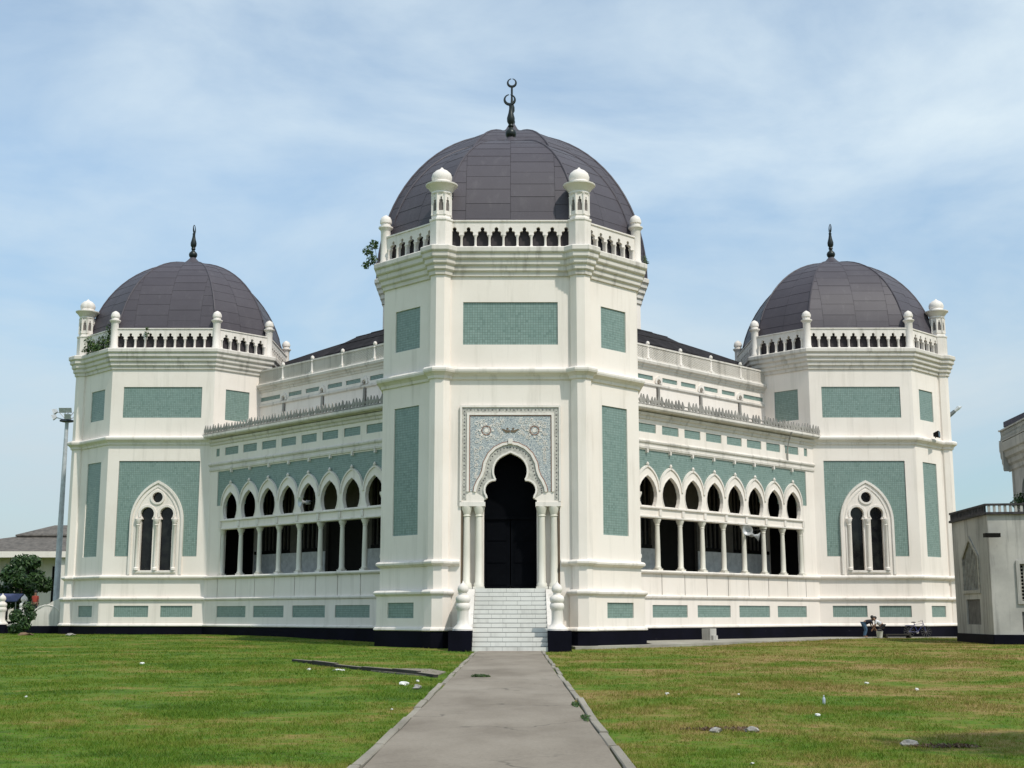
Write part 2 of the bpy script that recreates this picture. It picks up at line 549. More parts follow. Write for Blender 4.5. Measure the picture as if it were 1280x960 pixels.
# window with frame, colonnettes, glass
for ang in (90, 270):
    fr = MB().plate(WIN_OUT, [lancet(-0.61), lancet(0.61), circle(0, 8.8, 0.34)], -AP - .05, -AP + .33)
    kids = []
    for off, w, yy in ((0.0, .14, -.13), (0.30, .08, -.09)):
        o_ = [(1.68 - off, 3.95)] + [(x, z) for x, z in parch(1.68 - off, 7.3, 9.87 - off * 1.1, 10)] + [(-1.68 + off, 3.95)]
        i_ = [(1.68 - off - w, 3.95)] + [(x, z) for x, z in parch(1.68 - off - w, 7.3, 9.87 - off * 1.1 - w * 1.15, 10)] + [(-1.68 + off + w, 3.95)]
        kids.append(Node('arch_moulding', MB().plate(o_ + list(reversed(i_)), [], -AP + yy, -AP - .04).mesh('arch_moulding', TRIM)))
    kids.append(Node('roundel_rim', MB().plate(circle(0, 8.8, .46, 24), [circle(0, 8.8, .33, 24)], -AP - .12, -AP - .03).mesh('roundel_rim', TRIM)))
    for cx in (-0.61, 0.61):
        ho = arc(cx, 7.76, .56, -25, 205, 14)
        hi = arc(cx, 7.76, .43, -25, 205, 14)
        kids.append(Node('lancet_rim', MB().plate(ho + list(reversed(hi)), [], -AP - .1, -AP - .03).mesh('lancet_rim', TRIM)))
        kids.append(Node('pane', MB().box(cx - .45, cx + .45, -AP + .24, -AP + .28, 4.1, 8.25).mesh('pane', GLASS)))
    kids.append(Node('pane', MB().box(-.38, .38, -AP + .2, -AP + .235, 8.42, 9.18).mesh('pane', GLASS)))
    cn = MB().lathe([(.15, 4.22), (.15, 4.36), (.09, 4.42), (.085, 7.0), (.12, 7.05), (.1, 7.1), (.2, 7.34), (.2, 7.44)], 10).mesh('colonnette', TRIM, True)
    for cx in (-1.16, 0.0, 1.16):
        kids.append(Node('colonnette', cn, tr(cx, -AP - .1, 0)))
    kids.append(Node('sill', MB().box(-1.3, 1.3, -AP - .16, -AP + .2, 4.08, 4.2).mesh('sill', TRIM)))
    nodes.append(Node('window', fr.mesh('window', WHITE), rz(ang), kids))

# base course, ledges, string course, cornice
def closed_sweep(name, prof, material, cols=True, r0=.5):
    mb = MB()
    mb.ring(swept(prof + [(-0.2, prof[-1][1]), (-0.2, prof[0][1])]), True)
    if cols:
        col_rings(mb, prof + [(-.3, prof[-1][1])], r0)
    return Node(name, mb.mesh(name, material))

def gap_sweep(name, prof, material, gap):
    """moulding that stops at the doorway: runs from x=+gap right round to x=-gap on the front face"""
    full = prof + [(-0.2, prof[-1][1]), (-0.2, prof[0][1])]
    mb = MB()
    path = []
    for d, z in full:
        o = octo(d, z)
        path.append([(gap, o[0][1], z)] + o + [(-gap, o[0][1], z)])
    m = len(path[0])
    n = len(path)
    vs = [p for lp in path for p in lp]
    fs = [(j * m + i, j * m + i + 1, ((j + 1) % n) * m + i + 1, ((j + 1) % n) * m + i) for j in range(n) for i in range(m - 1)]
    fs += [tuple(j * m for j in range(n)), tuple(j * m + m - 1 for j in range(n - 1, -1, -1))]
    mb.add(vs, fs)
    col_rings(mb, prof + [(-.3, prof[-1][1])])
    return Node(name, mb.mesh(name, material))

nodes.append(gap_sweep('base_course', [(.2, -0.3), (.2, .76)], PLINTH, 2.3))
nodes.append(gap_sweep('base_ledge', [(.22, .765), (.26, .80), (.24, .88), (.14, .95)], TRIM, 2.3))
nodes.append(gap_sweep('ledge', [(.12, 2.30), (.2, 2.36), (.28, 2.42), (.29, 2.50), (.22, 2.57), (.05, 2.60)], TRIM, 2.9))
nodes.append(gap_sweep('ledge', [(.04, 3.64), (.12, 3.70), (.2, 3.75), (.21, 3.83), (.14, 3.90), (.0, 3.93)], TRIM, 2.28))
nodes.append(closed_sweep('string_course', [(.0, 12.12), (.08, 12.16), (.10, 12.28), (.2, 12.38), (.30, 12.44), (.33, 12.52), (.33, 12.60), (.26, 12.68), (.0, 12.72)], TRIM))
nodes.append(closed_sweep('cornice', [(.0, 17.02), (.09, 17.05), (.10, 17.22), (.17, 17.26), (.20, 17.30), (.20, 17.48), (.28, 17.53), (.31, 17.58), (.31, 17.76), (.40, 17.81),
                                      (.43, 17.86), (.43, 18.04), (.50, 18.09), (.53, 18.14), (.53, 18.32), (.46, 18.38), (.0, 18.40)], GRIME))
for x, y in COLPOS:
    nodes.append(Node('corner_column', MB().lathe([(.64, .9), (.64, 2.35), (.5, 2.5), (.5, 18.39)], 8, (x, y, 0), PI / 8).mesh('corner_column', WHITE)))

# floor, roof deck and back lining keep the inside dark
nodes.append(Node('roof_deck', MB().ring([octo(-.05, 18.1), octo(-.05, 18.41)]).add(octo(-.05, 18.41), [tuple(range(8))]).mesh('roof_deck', TRIM)))
nodes.append(Node('floor_slab', MB().ring([octo(-.3, 2.2), octo(-.3, LAND - .01)]).add(octo(-.3, LAND - .01), [tuple(range(8))]).mesh('floor_slab', STAIR)))

# ---- portal
sur = MB().plate([(-2.27, 6.52), (-1.2, 6.52)] + list(reversed(DOOR_ARCH)) + [(1.2, 6.52), (2.27, 6.52), (2.27, 10.9), (-2.27, 10.9)], [], -AP - .06, -AP + .3)
BAND_R = [(1.66, 6.98), (1.62, 7.2), (1.5, 7.48), (1.36, 7.70), (1.27, 7.95), (1.21, 8.3), (1.0, 8.72), (.72, 9.0), (.36, 9.18)]
BAND = BAND_R + [(0, 9.24)] + [(-x, z) for x, z in reversed(BAND_R)]
fieldp = [(-1.89, 6.98)] + list(reversed(BAND)) + [(1.89, 6.98), (1.89, 10.47), (-1.89, 10.47)]
pk = [Node('mosaic_field', MB().plate(fieldp, [], -AP - .075, -AP - .05).mesh('mosaic_field', MOSAIC))]
def frame_strip(x, z, w, dy, m, nm):
    # inverted U frame: outer half width x, top z
    zb = 6.98 if nm == 'inner_frame' else 6.54
    mb = MB().plate([(-x, zb), (-x + w, zb), (-x + w, z - w), (x - w, z - w), (x - w, zb), (x, zb), (x, z), (-x, z)], [], -AP - dy, -AP - .05)
    return Node(nm, mb.mesh(nm, m))
pk += [frame_strip(2.30, 10.94, .09, .12, TRIM, 'outer_frame'), frame_strip(1.99, 10.60, .11, .12, TRIM, 'inner_frame'),
       frame_strip(1.885, 10.485, .045, .09, REDBRN, 'inlay_line')]
pk[-1].me = MB().plate([(-1.885, 6.98), (-1.84, 6.98), (-1.84, 10.44), (1.84, 10.44), (1.84, 6.98), (1.885, 6.98), (1.885, 10.485), (-1.885, 10.485)], [], -AP - .09, -AP - .05).mesh('inlay_line', REDBRN)
def offset_curve(pts, d):
    out = []
    for i, p in enumerate(pts):
        a, b = pts[max(0, i - 1)], pts[min(len(pts) - 1, i + 1)]
        tx, tz = b[0] - a[0], b[1] - a[1]
        n = math.hypot(tx, tz) or 1
        out.append((p[0] + tz / n * d, p[1] - tx / n * d))
    return out
pk.append(Node('arch_band', MB().plate(offset_curve(BAND, .015) + list(reversed(offset_curve(BAND, -.10))), [], -AP - .13, -AP - .05).mesh('arch_band', TRIM)))
pk.append(Node('inlay_line', MB().plate(offset_curve(BAND, .055) + list(reversed(offset_curve(BAND, .018))), [], -AP - .095, -AP - .05).mesh('inlay_line', REDBRN)))
DA = DOOR_ARCH[1:-1]
pk.append(Node('arch_rim', MB().plate(offset_curve(DA, .085) + list(reversed(offset_curve(DA, .0))), [], -AP - .13, -AP - .05).mesh('arch_rim', TRIM)))
pk.append(Node('arch_field', MB().plate(offset_curve(BAND, -.11) + list(reversed(offset_curve(DA, .09))), [], -AP - .066, -AP - .05).mesh('arch_field', BORDER)))
pk.append(Node('border', MB().plate([(-2.2, 6.6), (-2.0, 6.6), (-2.0, 10.62), (2.0, 10.62), (2.0, 6.6), (2.2, 6.6), (2.2, 10.84), (-2.2, 10.84)], [], -AP - .07, -AP - .05).mesh('border', BORDER)))
st = MB()
def stud(x, z, s=.035):
    st.add([(x - s, -AP - .072, z), (x, -AP - .072, z - s), (x + s, -AP - .072, z), (x, -AP - .072, z + s), (x, -AP - .09, z)], [(0, 1, 4), (1, 2, 4), (2, 3, 4), (3, 0, 4)])
for i in range(25):
    for sx in (-1, 1):
        stud(sx * 2.1, 6.7 + i * .165, .045 if i % 2 else .03)
for i in range(25):
    stud(-1.98 + i * .165, 10.73, .045 if i % 2 else .03)
midb = [((a[0] + b[0]) / 2, (a[1] + b[1]) / 2) for a, b in zip(offset_curve(BAND, -.2), offset_curve(BAND, -.2)[1:])]
mid2 = offset_curve(BAND, -.23)
for i in range(len(mid2) - 1):
    for f in (0, .5):
        stud(mid2[i][0] * (1 - f) + mid2[i + 1][0] * f, mid2[i][1] * (1 - f) + mid2[i + 1][1] * f, .04)
pk.append(Node('border_studs', st.mesh('border_studs', STUD), kind='stuff'))
for sx in (-1, 1):
    cx, cz = sx * 1.1, 9.78
    pet = MB()
    for k in range(8):
        a = 2 * PI * k / 8
        stx, stz = cx + .3 * math.cos(a), cz + .3 * math.sin(a)
        pet.plate(circle(stx, stz, .05, 8), [], -AP - .1, -AP - .07)
    pk.append(Node('rosette', MB().plate(circle(cx, cz, .22, 20), [circle(cx, cz, .185, 20)], -AP - .1, -AP - .07).mesh('rosette', REDBRN),
                   kids=[Node('rosette_petals', pet.mesh('rosette_petals', TRIM)), Node('rosette_centre', MB().plate(circle(cx, cz, .1, 10), [], -AP - .1, -AP - .07).mesh('rosette_centre', TRIM))]))
orn = MB()
for sx in (-1, 1):
    orn.plate([(sx * .02, 9.70), (sx * .2, 9.68), (sx * .42, 9.86), (sx * .3, 9.84), (sx * .14, 9.78), (sx * .02, 9.80)][::sx], [], -AP - .1, -AP - .07)
    orn.plate(circle(sx * .13, 9.86, .05, 8), [], -AP - .1, -AP - .07)
pk.append(Node('leaf_ornament', orn.mesh('leaf_ornament', BROWN)))
scr = MB()
for k in range(170):         # scrolling stems in relief on the mosaic
    sx = -1 if k % 2 else 1
    bx, bz = sx * (0.35 + 1.3 * random.random()), 8.9 + 1.4 * random.random()
    if abs(bx) < 1.3 and bz < 9.35:
        bx = sx * 1.55
    if abs(bx) > 1.45:
        bz = 7.6 + 2.5 * random.random()
    r0 = .06 + .05 * random.random()
    a0 = random.random() * 6
    pts = [(bx + r0 * (1 - i / 14) * math.cos(a0 + i * .5), bz + r0 * (1 - i / 14) * math.sin(a0 + i * .5)) for i in range(11)]
    oo = offset_curve(pts, .012)
    scr.plate(oo + list(reversed(offset_curve(pts, -.012))), [], -AP - .09, -AP - .07)
pk.append(Node('scroll_relief', scr.mesh('scroll_relief', TRIM), kind='stuff'))
pk.append(Node('keystone', MB().box(-.1, .1, -AP - .18, -AP - .05, 9.16, 9.4).mesh('keystone', TRIM)))
nodes.append(Node('portal', sur.mesh('portal', WHITE), None, pk))
# recess below the surround, with paired marble columns
rec = MB()
for sx in (-1, 1):
    rec.box(min(sx * 1.2, sx * 2.4), max(sx * 1.2, sx * 2.4), -AP + .38, -AP + .7, LAND - .1, 6.6)
    rec.box(min(sx * 1.2, sx * 1.32), max(sx * 1.2, sx * 1.32), -AP + .3, -AP + 1.2, LAND - .1, 9.0)
rec.box(-1.4, 1.4, -AP + 1.1, -AP + 1.3, 8.0, 9.2)
kids = []
for sx in (-1, 1):
    kids.append(Node('reveal', MB().box(min(sx * 2.235, sx * 2.16), max(sx * 2.235, sx * 2.16), -AP + .02, -AP + .38, LAND, 6.45).mesh('reveal', BROWN)))
    kids.append(Node('impost', MB().box(min(sx * 1.14, sx * 2.3), max(sx * 1.14, sx * 2.3), -AP - .1, -AP + .37, 6.32, 6.515).mesh('impost', TRIM)))
nodes.append(Node('portal_jamb', rec.mesh('portal_jamb', WHITE), None, kids))
pcol = MB().box(-.26, .26, -.26, .26, LAND, LAND + .1).lathe([(.24, LAND + .1), (.24, LAND + .22), (.18, LAND + .3), (.17, LAND + 1.5), (.15, 5.85), (.19, 5.9), (.16, 5.95), (.25, 6.2), (.26, 6.315)], 14).mesh('portal_column', MARBLE, True)
for x in (-1.98, -1.42, 1.42, 1.98):
    nodes.append(Node('portal_column', pcol, tr(x, -AP + .13, 0)))
# door leaves with transom and fanlight sheet, coloured black for the unlit interior
dk = []
for sx in (-1, 1):
    leaf = MB().box(min(sx * .02, sx * 1.25), max(sx * .02, sx * 1.25), -AP + .98, -AP + 1.05, LAND, 5.8)
    lk = [Node('door_panel', MB().box(min(sx * .18, sx * 1.08), max(sx * .18, sx * 1.08), -AP + .95, -AP + .985, z, z + .8).mesh('door_panel', DOOR)) for z in (LAND + .2, LAND + 1.2, LAND + 2.2)]
    dk.append(Node('door_leaf', leaf.mesh('door_leaf', DOOR), kids=lk))
dk.append(Node('fanlight', MB().box(-1.25, 1.25, -AP + 1.0, -AP + 1.06, 5.95, 9.0).mesh('fanlight', DOOR)))
nodes.append(Node('door', MB().box(-1.25, 1.25, -AP + .9, -AP + 1.08, 5.8, 5.95).mesh('door', DOOR), None, dk))

# ---- stairs
NST = 14
RISE, TREAD = LAND / NST, 0.335
Y_BOT = -11.43
sk = []
slab = MB().box(-.302, .302, -.012, TREAD - .004, 0, RISE - .007).mesh('stair_slab', STAIR)
for i in range(NST):
    step = Node('step', MB().box(-1.545, 1.545, Y_BOT + i * TREAD + .01, -AP + .4, i * RISE, (i + 1) * RISE - .008).mesh('step', JOINT))
    off = 0.0 if i % 2 else 0.0
    for k in range(5):
        step.kids.append(Node('stair_slab', MB().box(-1.55 + k * .62 + (.004 if k else 0) + (.14 if i % 2 and k else 0), -1.55 + (k + 1) * .62 - (.004 if k < 4 else 0) + (.14 if i % 2 and k < 4 else 0), Y_BOT + i * TREAD, Y_BOT + i * TREAD + .2, i * RISE + .022, (i + 1) * RISE).mesh('stair_slab', STAIR)))
    nodes.append(step)
NEWEL = [(.5, .85), (.5, .92), (.42, .99), (.35, 1.12), (.33, 1.3), (.34, 1.62), (.36, 1.68), (.42, 1.74), (.44, 1.83), (.42, 1.92), (.36, 1.96), (.4, 2.0), (.44, 2.08), (.44, 2.16), (.36, 2.25), (.24, 2.29), (.22, 2.36), (.26, 2.4), (.32, 2.46), (.33, 2.54), (.28, 2.64), (.17, 2.72), (.06, 2.78), (.03, 2.86)]
for sx in (-1, 1):
    nk = [Node('newel_base', MB().box(sx * 2.02 - .48, sx * 2.02 + .48, Y_BOT - .1, Y_BOT + .86, -.2, .85).mesh('newel_base', PLINTH))]
    nodes.append(Node('newel_post', MB().lathe([(r * (.68 if z > 1.05 else .84), z) for r, z in NEWEL], 16, (sx * 1.93, Y_BOT + .38, 0)).mesh('newel_post', TRIM, True), None, nk))
    top = [(Y_BOT + .84, .82), (Y_BOT + 1.4, .98), (Y_BOT + 2.2, 1.38), (Y_BOT + 3.0, 1.86), (Y_BOT + 3.8, 2.36), (Y_BOT + 4.4, 2.6), (-AP - .1, 2.62)]
    pr = [(Y_BOT + .84, .76), (-AP - .1, .76)] + list(reversed(top))
    x0, x1 = sorted((sx * 1.56, sx * 2.2))
    ck = [Node('cheek_base', MB().box(x0 + .003, x1 + (.04 if sx > 0 else 0), Y_BOT + .8, -AP - .05, -.2, .755).mesh('cheek_base', PLINTH)),
          Node('arch_recess', MB().tube([(sx * 2.2, -8.0 + 1.1 * math.cos(a), .95 + 1.15 * math.sin(a)) for a in np.linspace(0, PI, 12)], .04, 6).mesh('arch_recess', TRIM))]
    nodes.append(Node('stair_cheek', MB().prism(pr, x0, x1).mesh('stair_cheek', GRIME), None, ck))

# ---- balustrade with little lobed arches
BZ0, BZ1 = 18.42, 19.68
def bal_open(cx, w, z0):
    """trefoil-headed opening"""
    h = w / 2
    R_ = [(h, z0 + .05), (h, z0 + .46), (h * .93, z0 + .56), (h * .74, z0 + .64), (h * .74, z0 + .68), (h * .84, z0 + .72), (h * .66, z0 + .79), (h * .32, z0 + .81), (h * .26, z0 + .84), (h * .34, z0 + .90), (h * .30, z0 + .96), (0.0, z0 + 1.01)]
    return R_ + [(-x, z) for x, z in reversed(R_[:-1])]
def balustrade(hw, n, pitch):
    h = []
    for i in range(n):
        c = (i - (n - 1) / 2) * pitch
        h.append([(c + x, z) for x, z in bal_open(0, pitch - .10, BZ0)])
    mb = MB().plate(rect(-hw, hw, BZ0, BZ1), h, 0, .16)
    mb.box(-hw, hw, -.05, .21, BZ1 + .002, BZ1 + .07)
    cn = MB()
    for i in range(n + 1):
        c = (i - n / 2) * pitch
        cn.lathe([(.085, BZ0), (.085, BZ0 + .07), (.055, BZ0 + .1), (.05, BZ0 + .5), (.09, BZ0 + .6)], 8, (c, -.02, 0))
    return mb.mesh('balustrade', TRIM), cn.mesh('balusters', TRIM, True)
b_ax, b_axc = balustrade(HF, 10, .64)
b_fr, b_frc = balustrade(HF - .5, 9, .655)
b_di, b_dic = balustrade(HD, 5, .66)
for ang, ap, hf, kind in FACES:
    me, cm = (b_fr, b_frc) if kind == 'front' else ((b_ax, b_axc) if hf == HF else (b_di, b_dic))
    nodes.append(Node('balustrade', me, rz(ang) @ tr(0, -ap - .08, 0), [Node('balusters', cm, kind='stuff')]))
small_t = MB().lathe([(.27, 18.41), (.27, 18.55), (.24, 18.6), (.24, 20.05), (.27, 20.12), (.36, 20.22), (.36, 20.28), (.25, 20.3), (.24, 20.42), (.29, 20.48), (.29, 20.62), (.22, 20.78), (.1, 20.86), (.03, 20.9)], 14).mesh('small_turret', TRIM, True)
for i, (x, y, z) in enumerate(octo(0.0)):
    if i not in (0, 7):
        nodes.append(Node('small_turret', small_t, tr(x, y, 0)))
# the two big turrets over the corner columns
tb = MB().lathe([(.56, 18.41), (.56, 19.62), (.6, 19.68), (.6, 19.76), (.5, 19.8), (.47, 19.9), (.5, 19.96)], 8, (0, 0, 0), PI / 8)
tb.lathe([(.40, 19.9), (.40, 21.0)], 8, (0, 0, 0), PI / 8)
tlk = []
for k in range(8):
    hw = .47 * math.sin(PI / 8) * 0.98
    hole = [(x * .62, 20.12 + (z - 18.42) * .72) for x, z in bal_open(0, .34, 18.42)]
    pl = MB().plate(rect(-hw, hw, 19.96, 20.98), [hole], -.47 * math.cos(PI / 8), -.47 * math.cos(PI / 8) + .06)
    tlk.append(Node('lantern_panel', pl.mesh('lantern_panel', TRIM), rz(45 * k)))
for k in range(8):
    a = PI / 8 + k * PI / 4
    tb.lathe([(.06, 19.96), (.045, 20.1), (.045, 20.9), (.07, 20.98)], 6, (.47 * math.cos(a), .47 * math.sin(a), 0))
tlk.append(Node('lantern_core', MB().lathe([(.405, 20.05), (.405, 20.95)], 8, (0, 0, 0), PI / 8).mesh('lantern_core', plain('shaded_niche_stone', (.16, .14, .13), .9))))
tlk.append(Node('turret_cap', MB().lathe([(.46, 20.98), (.5, 21.04), (.48, 21.12), (.54, 21.2), (.66, 21.36), (.76, 21.44), (.77, 21.5), (.6, 21.54), (.48, 21.56), (.46, 21.6), (.44, 21.68), (.48, 21.76), (.49, 21.9), (.43, 22.06), (.28, 22.2), (.1, 22.29), (.03, 22.38)], 20).mesh('turret_cap', TRIM, True)))
tme = tb.mesh('turret', TRIM)
for x, y in COLPOS:
    nodes.append(Node('turret', tme, tr(x, y, 0), tlk))

# ---- dome: eight curved gores covered with overlapping sheets
def dome_pt(nx, ny, tx, ty, ap, u, phi, zb, H, lift=0.0):
    c, s = math.cos(phi), math.sin(phi)
    nr, nz = c / ap, s / H
    q = math.hypot(nr, nz)
    lr, lz = nr / q * lift, nz / q * lift
    r = ap * c + lr
    return (nx * r + tx * u, ny * r + ty * u, zb + H * s + lz)
def gore_sheets(ang, ap, hw, zb, H, row, cw, shift, start=0.0, stagger=.5):
    """list of (vertices, faces) of the sheets on one gore"""
    a = R(ang)
    nx, ny, tx, ty = math.sin(a), -math.cos(a), math.cos(a), math.sin(a)
    # arc length table
    ph = np.linspace(0, PI / 2, 200)
    ds = np.sqrt((ap * np.sin(ph)) ** 2 + (H * np.cos(ph)) ** 2) * (ph[1] - ph[0])
    S = np.concatenate([[0], np.cumsum(ds[1:])])
    L = S[-1]
    out = []
    ncol = int(math.ceil(2 * hw / cw / 2)) * 2
    rr = random.Random(int(ang * 7 + ap * 100))
    for k in range(-ncol // 2, ncol // 2):
        u0, u1 = k * cw, (k + 1) * cw
        s0 = start - row * (stagger if (k % 2) ^ shift else 0.02)
        while s0 < L - .05:
            s1 = s0 + row * rr.uniform(.94, 1.06)
            p0, p1 = np.interp(max(s0, start), S, ph), np.interp(min(s1, L * .995), S, ph)
            if s1 > start + .05 and p1 > p0:
                c0 = hw * math.cos(p0)
                if min(u1, c0) - max(u0, -c0) > .06:
                    vs, fs = [], []
                    nphi = 4
                    jit = rr.uniform(-.004, .006)
                    for j in range(nphi):
                        p = p0 + (p1 - p0) * j / (nphi - 1)
                        c = hw * math.cos(p)
                        a0 = min(max(u0, -c) + .007, c)
                        a1 = max(min(u1, c) - .007, a0 + .004)
                        lift = .026 - .012 * j / (nphi - 1) + jit * .8
                        for u in (a0, a1):
                            vs.append(dome_pt(nx, ny, tx, ty, ap, u, p, zb, H, lift))
                    for j in range(nphi - 1):
                        fs.append((2 * j, 2 * j + 1, 2 * j + 3, 2 * j + 2))
                    b = len(vs)          # lower lip
                    c = hw * math.cos(p0)
                    for u in (max(u0, -c) + .012, max(min(u1, c) - .012, max(u0, -c) + .016)):
                        vs.append(dome_pt(nx, ny, tx, ty, ap, u, p0, zb, H, -.02))
                    fs.append((b, b + 1, 1, 0))
                    out.append((vs, fs))
            s0 = s1
    return out
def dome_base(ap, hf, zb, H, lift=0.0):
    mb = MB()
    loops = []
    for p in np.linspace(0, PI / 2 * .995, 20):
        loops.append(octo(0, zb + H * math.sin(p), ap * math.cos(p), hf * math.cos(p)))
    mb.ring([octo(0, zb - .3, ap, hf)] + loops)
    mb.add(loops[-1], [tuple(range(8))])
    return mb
DAP, DHF, DZB, DH = 6.0, 3.2, 18.45, 7.2
DAD, DHD = (DAP + DHF) / math.sqrt(2), (DAP - DHF) / math.sqrt(2)
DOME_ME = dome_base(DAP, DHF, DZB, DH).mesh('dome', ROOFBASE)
GORES = []
for gi, (ang, ap, hf, kind) in enumerate(FACES):
    dap, dhf = (DAP, DHF) if hf == HF else (DAD, DHD)
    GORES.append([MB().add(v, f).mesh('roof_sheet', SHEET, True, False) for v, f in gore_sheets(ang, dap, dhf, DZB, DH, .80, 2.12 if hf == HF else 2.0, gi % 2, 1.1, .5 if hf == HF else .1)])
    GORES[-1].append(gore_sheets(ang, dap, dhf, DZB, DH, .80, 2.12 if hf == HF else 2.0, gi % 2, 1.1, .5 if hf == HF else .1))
# raised ridge caps along the groins
ridge = MB()
for i in range(8):
    pts = []
    for p in np.linspace(0.0, PI / 2 * .96, 18):
        q = octo(0, DZB + DH * math.sin(p), DAP * math.cos(p), DHF * math.cos(p))[i]
        k = 1.004
        pts.append((q[0] * k, q[1] * k, q[2] + .02))
    ridge.tube(pts, .055, 6)
RIDGE_ME = ridge.mesh('groin_caps', SHEET, True)
CAP_ME = MB().lathe([(1.5, 25.36), (1.0, 25.56), (.62, 25.74), (.38, 25.94), (.22, 26.12), (.12, 26.3)], 16).mesh('dome_cap', SHEET, True)
fin = MB().lathe([(.13, 26.1), (.15, 26.2), (.26, 26.3), (.30, 26.45), (.26, 26.58), (.14, 26.7), (.10, 26.78), (.16, 26.86), (.12, 26.95), (.2, 27.1), (.21, 27.3), (.13, 27.6), (.09, 27.85), (.1, 28.0)], 14)
def crescent(mb, cz, r, th):
    """nearly closed crescent in the xz plane, thick below and thin above"""
    n = 28
    loops = []
    for i in range(n + 1):
        a = R(-90 - 172 + 344 * i / n)
        w = th * (0.35 + .65 * (math.cos(R(-172 + 344 * i / n)) * .5 + .5))
        c, s = math.cos(a), math.sin(a)
        rc = r - w * .5
        loops.append([((rc + w * math.cos(t)) * c, w * .7 * math.sin(t), cz + (rc + w * math.cos(t)) * s) for t in np.linspace(0, 2 * PI, 7)[:-1]])
    m = 6
    vs = [p for lp in loops for p in lp]
    fs = [(j * m + i, j * m + (i + 1) % m, (j + 1) * m + (i + 1) % m, (j + 1) * m + i) for j in range(n) for i in range(m)]
    fs += [tuple(range(m - 1, -1, -1)), tuple(n * m + i for i in range(m))]
    mb.add(vs, fs)
FIN_ME = fin.mesh('finial', IRON, True)
cr = MB()
crescent(cr, 28.33, .30, .085)
CRES_ME = cr.mesh('crescent', IRON, True)

TOWERS = [(0.0, -23.55, 0, {0, 1, 7}), (-22.4, 0.0, -90, {1, 2, 0}), (22.4, 0.0, 90, {7, 6, 0})]
for tx, ty, ang, vis in TOWERS:
    T = tr(tx, ty, 0) @ rz(ang)
    for nd in nodes:
        nd.put(mosque, T)
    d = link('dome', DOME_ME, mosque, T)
    rest = MB()
    for gi, g in enumerate(GORES):
        if gi in vis or (ang != 0 and gi == (3 if ang < 0 else 5)):
            for me in g[:-1]:
                link('roof_sheet', me, d)
        else:
            for v, f in g[-1]:
                rest.add(v, f)
    link('roof_sheets', rest.mesh('roof_sheets', SHEET, True, False), d, None, 'stuff')
    link('groin_caps', RIDGE_ME, d)
    link('dome_cap', CAP_ME, d)
    f = link('finial', FIN_ME, d, tr(0, 0, -.06))
    c = link('crescent', CRES_ME, d, tr(-.06, 0, -.06))

# ------------------------------------------------------------------ arcaded wings
WY = -25.3 / math.sqrt(2)
UY = -20.3 / math.sqrt(2)
BAY, B0, NB = 2.02, -6.73, 8
E0, E1 = B0 - BAY / 2, B0 + BAY * (NB - .5)
def arch_hole(c):
    R_ = [(.58, 7.33), (.70, 7.56), (.765, 7.82), (.765, 8.05), (.69, 8.35), (.51, 8.63), (.25, 8.85)]
    return [(c + x, z) for x, z in R_] + [(c, 8.98)] + [(c - x, z) for x, z in reversed(R_)]
def arch_outer(c, d=0.0):
    return [(c + x, z) for x, z in parch(BAY / 2 - d, 8.2, 9.54 - d * 1.35, 8)]
gcol = MB().box(-.2, .2, -.2, .2, 3.86, 3.95).lathe([(.19, 3.95), (.2, 4.02), (.155, 4.08), (.15, 4.9), (.125, 6.3), (.155, 6.33), (.13, 6.37), (.15, 6.42), (.23, 6.6), (.23, 6.675)], 12).mesh('arcade_column', MARBLE, True)
crest_me = MB().plate([(-.10, 0), (-.05, .10), (-.13, .2), (-.14, .32), (-.07, .40), (-.05, .48), (0, .60), (.05, .48), (.07, .40), (.14, .32), (.13, .2), (.05, .10), (.10, 0)], [], -.03, .03).mesh('cresting_leaf', CAST)
post_me = MB().box(-.16, .16, -.16, .16, 16.4, 16.55).lathe([(.13, 16.55), (.09, 16.65), (.075, 17.2), (.12, 17.25), (.07, 17.3), (.06, 17.34), (.115, 17.4), (.125, 17.47), (.09, 17.56), (.02, 17.6)], 10).mesh('parapet_post', TRIM, True)
INDARK = plain('dark_parts_and_unlit_openings', (.008, .007, .006), .6, spec=.1)  # dark fittings; also stands in for the unlit doorways
INBROWN = plain('gloom_brown_inner_wall', (.10, .088, .074), .85)  # brown darkened so the colour carries the gallery's gloom
INFLOOR = plain('gloom_dark_gallery_floor', (.10, .095, .09), .6)  # floor colour darkened for the same gloom
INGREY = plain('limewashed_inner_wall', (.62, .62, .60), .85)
CREAM = TRIM
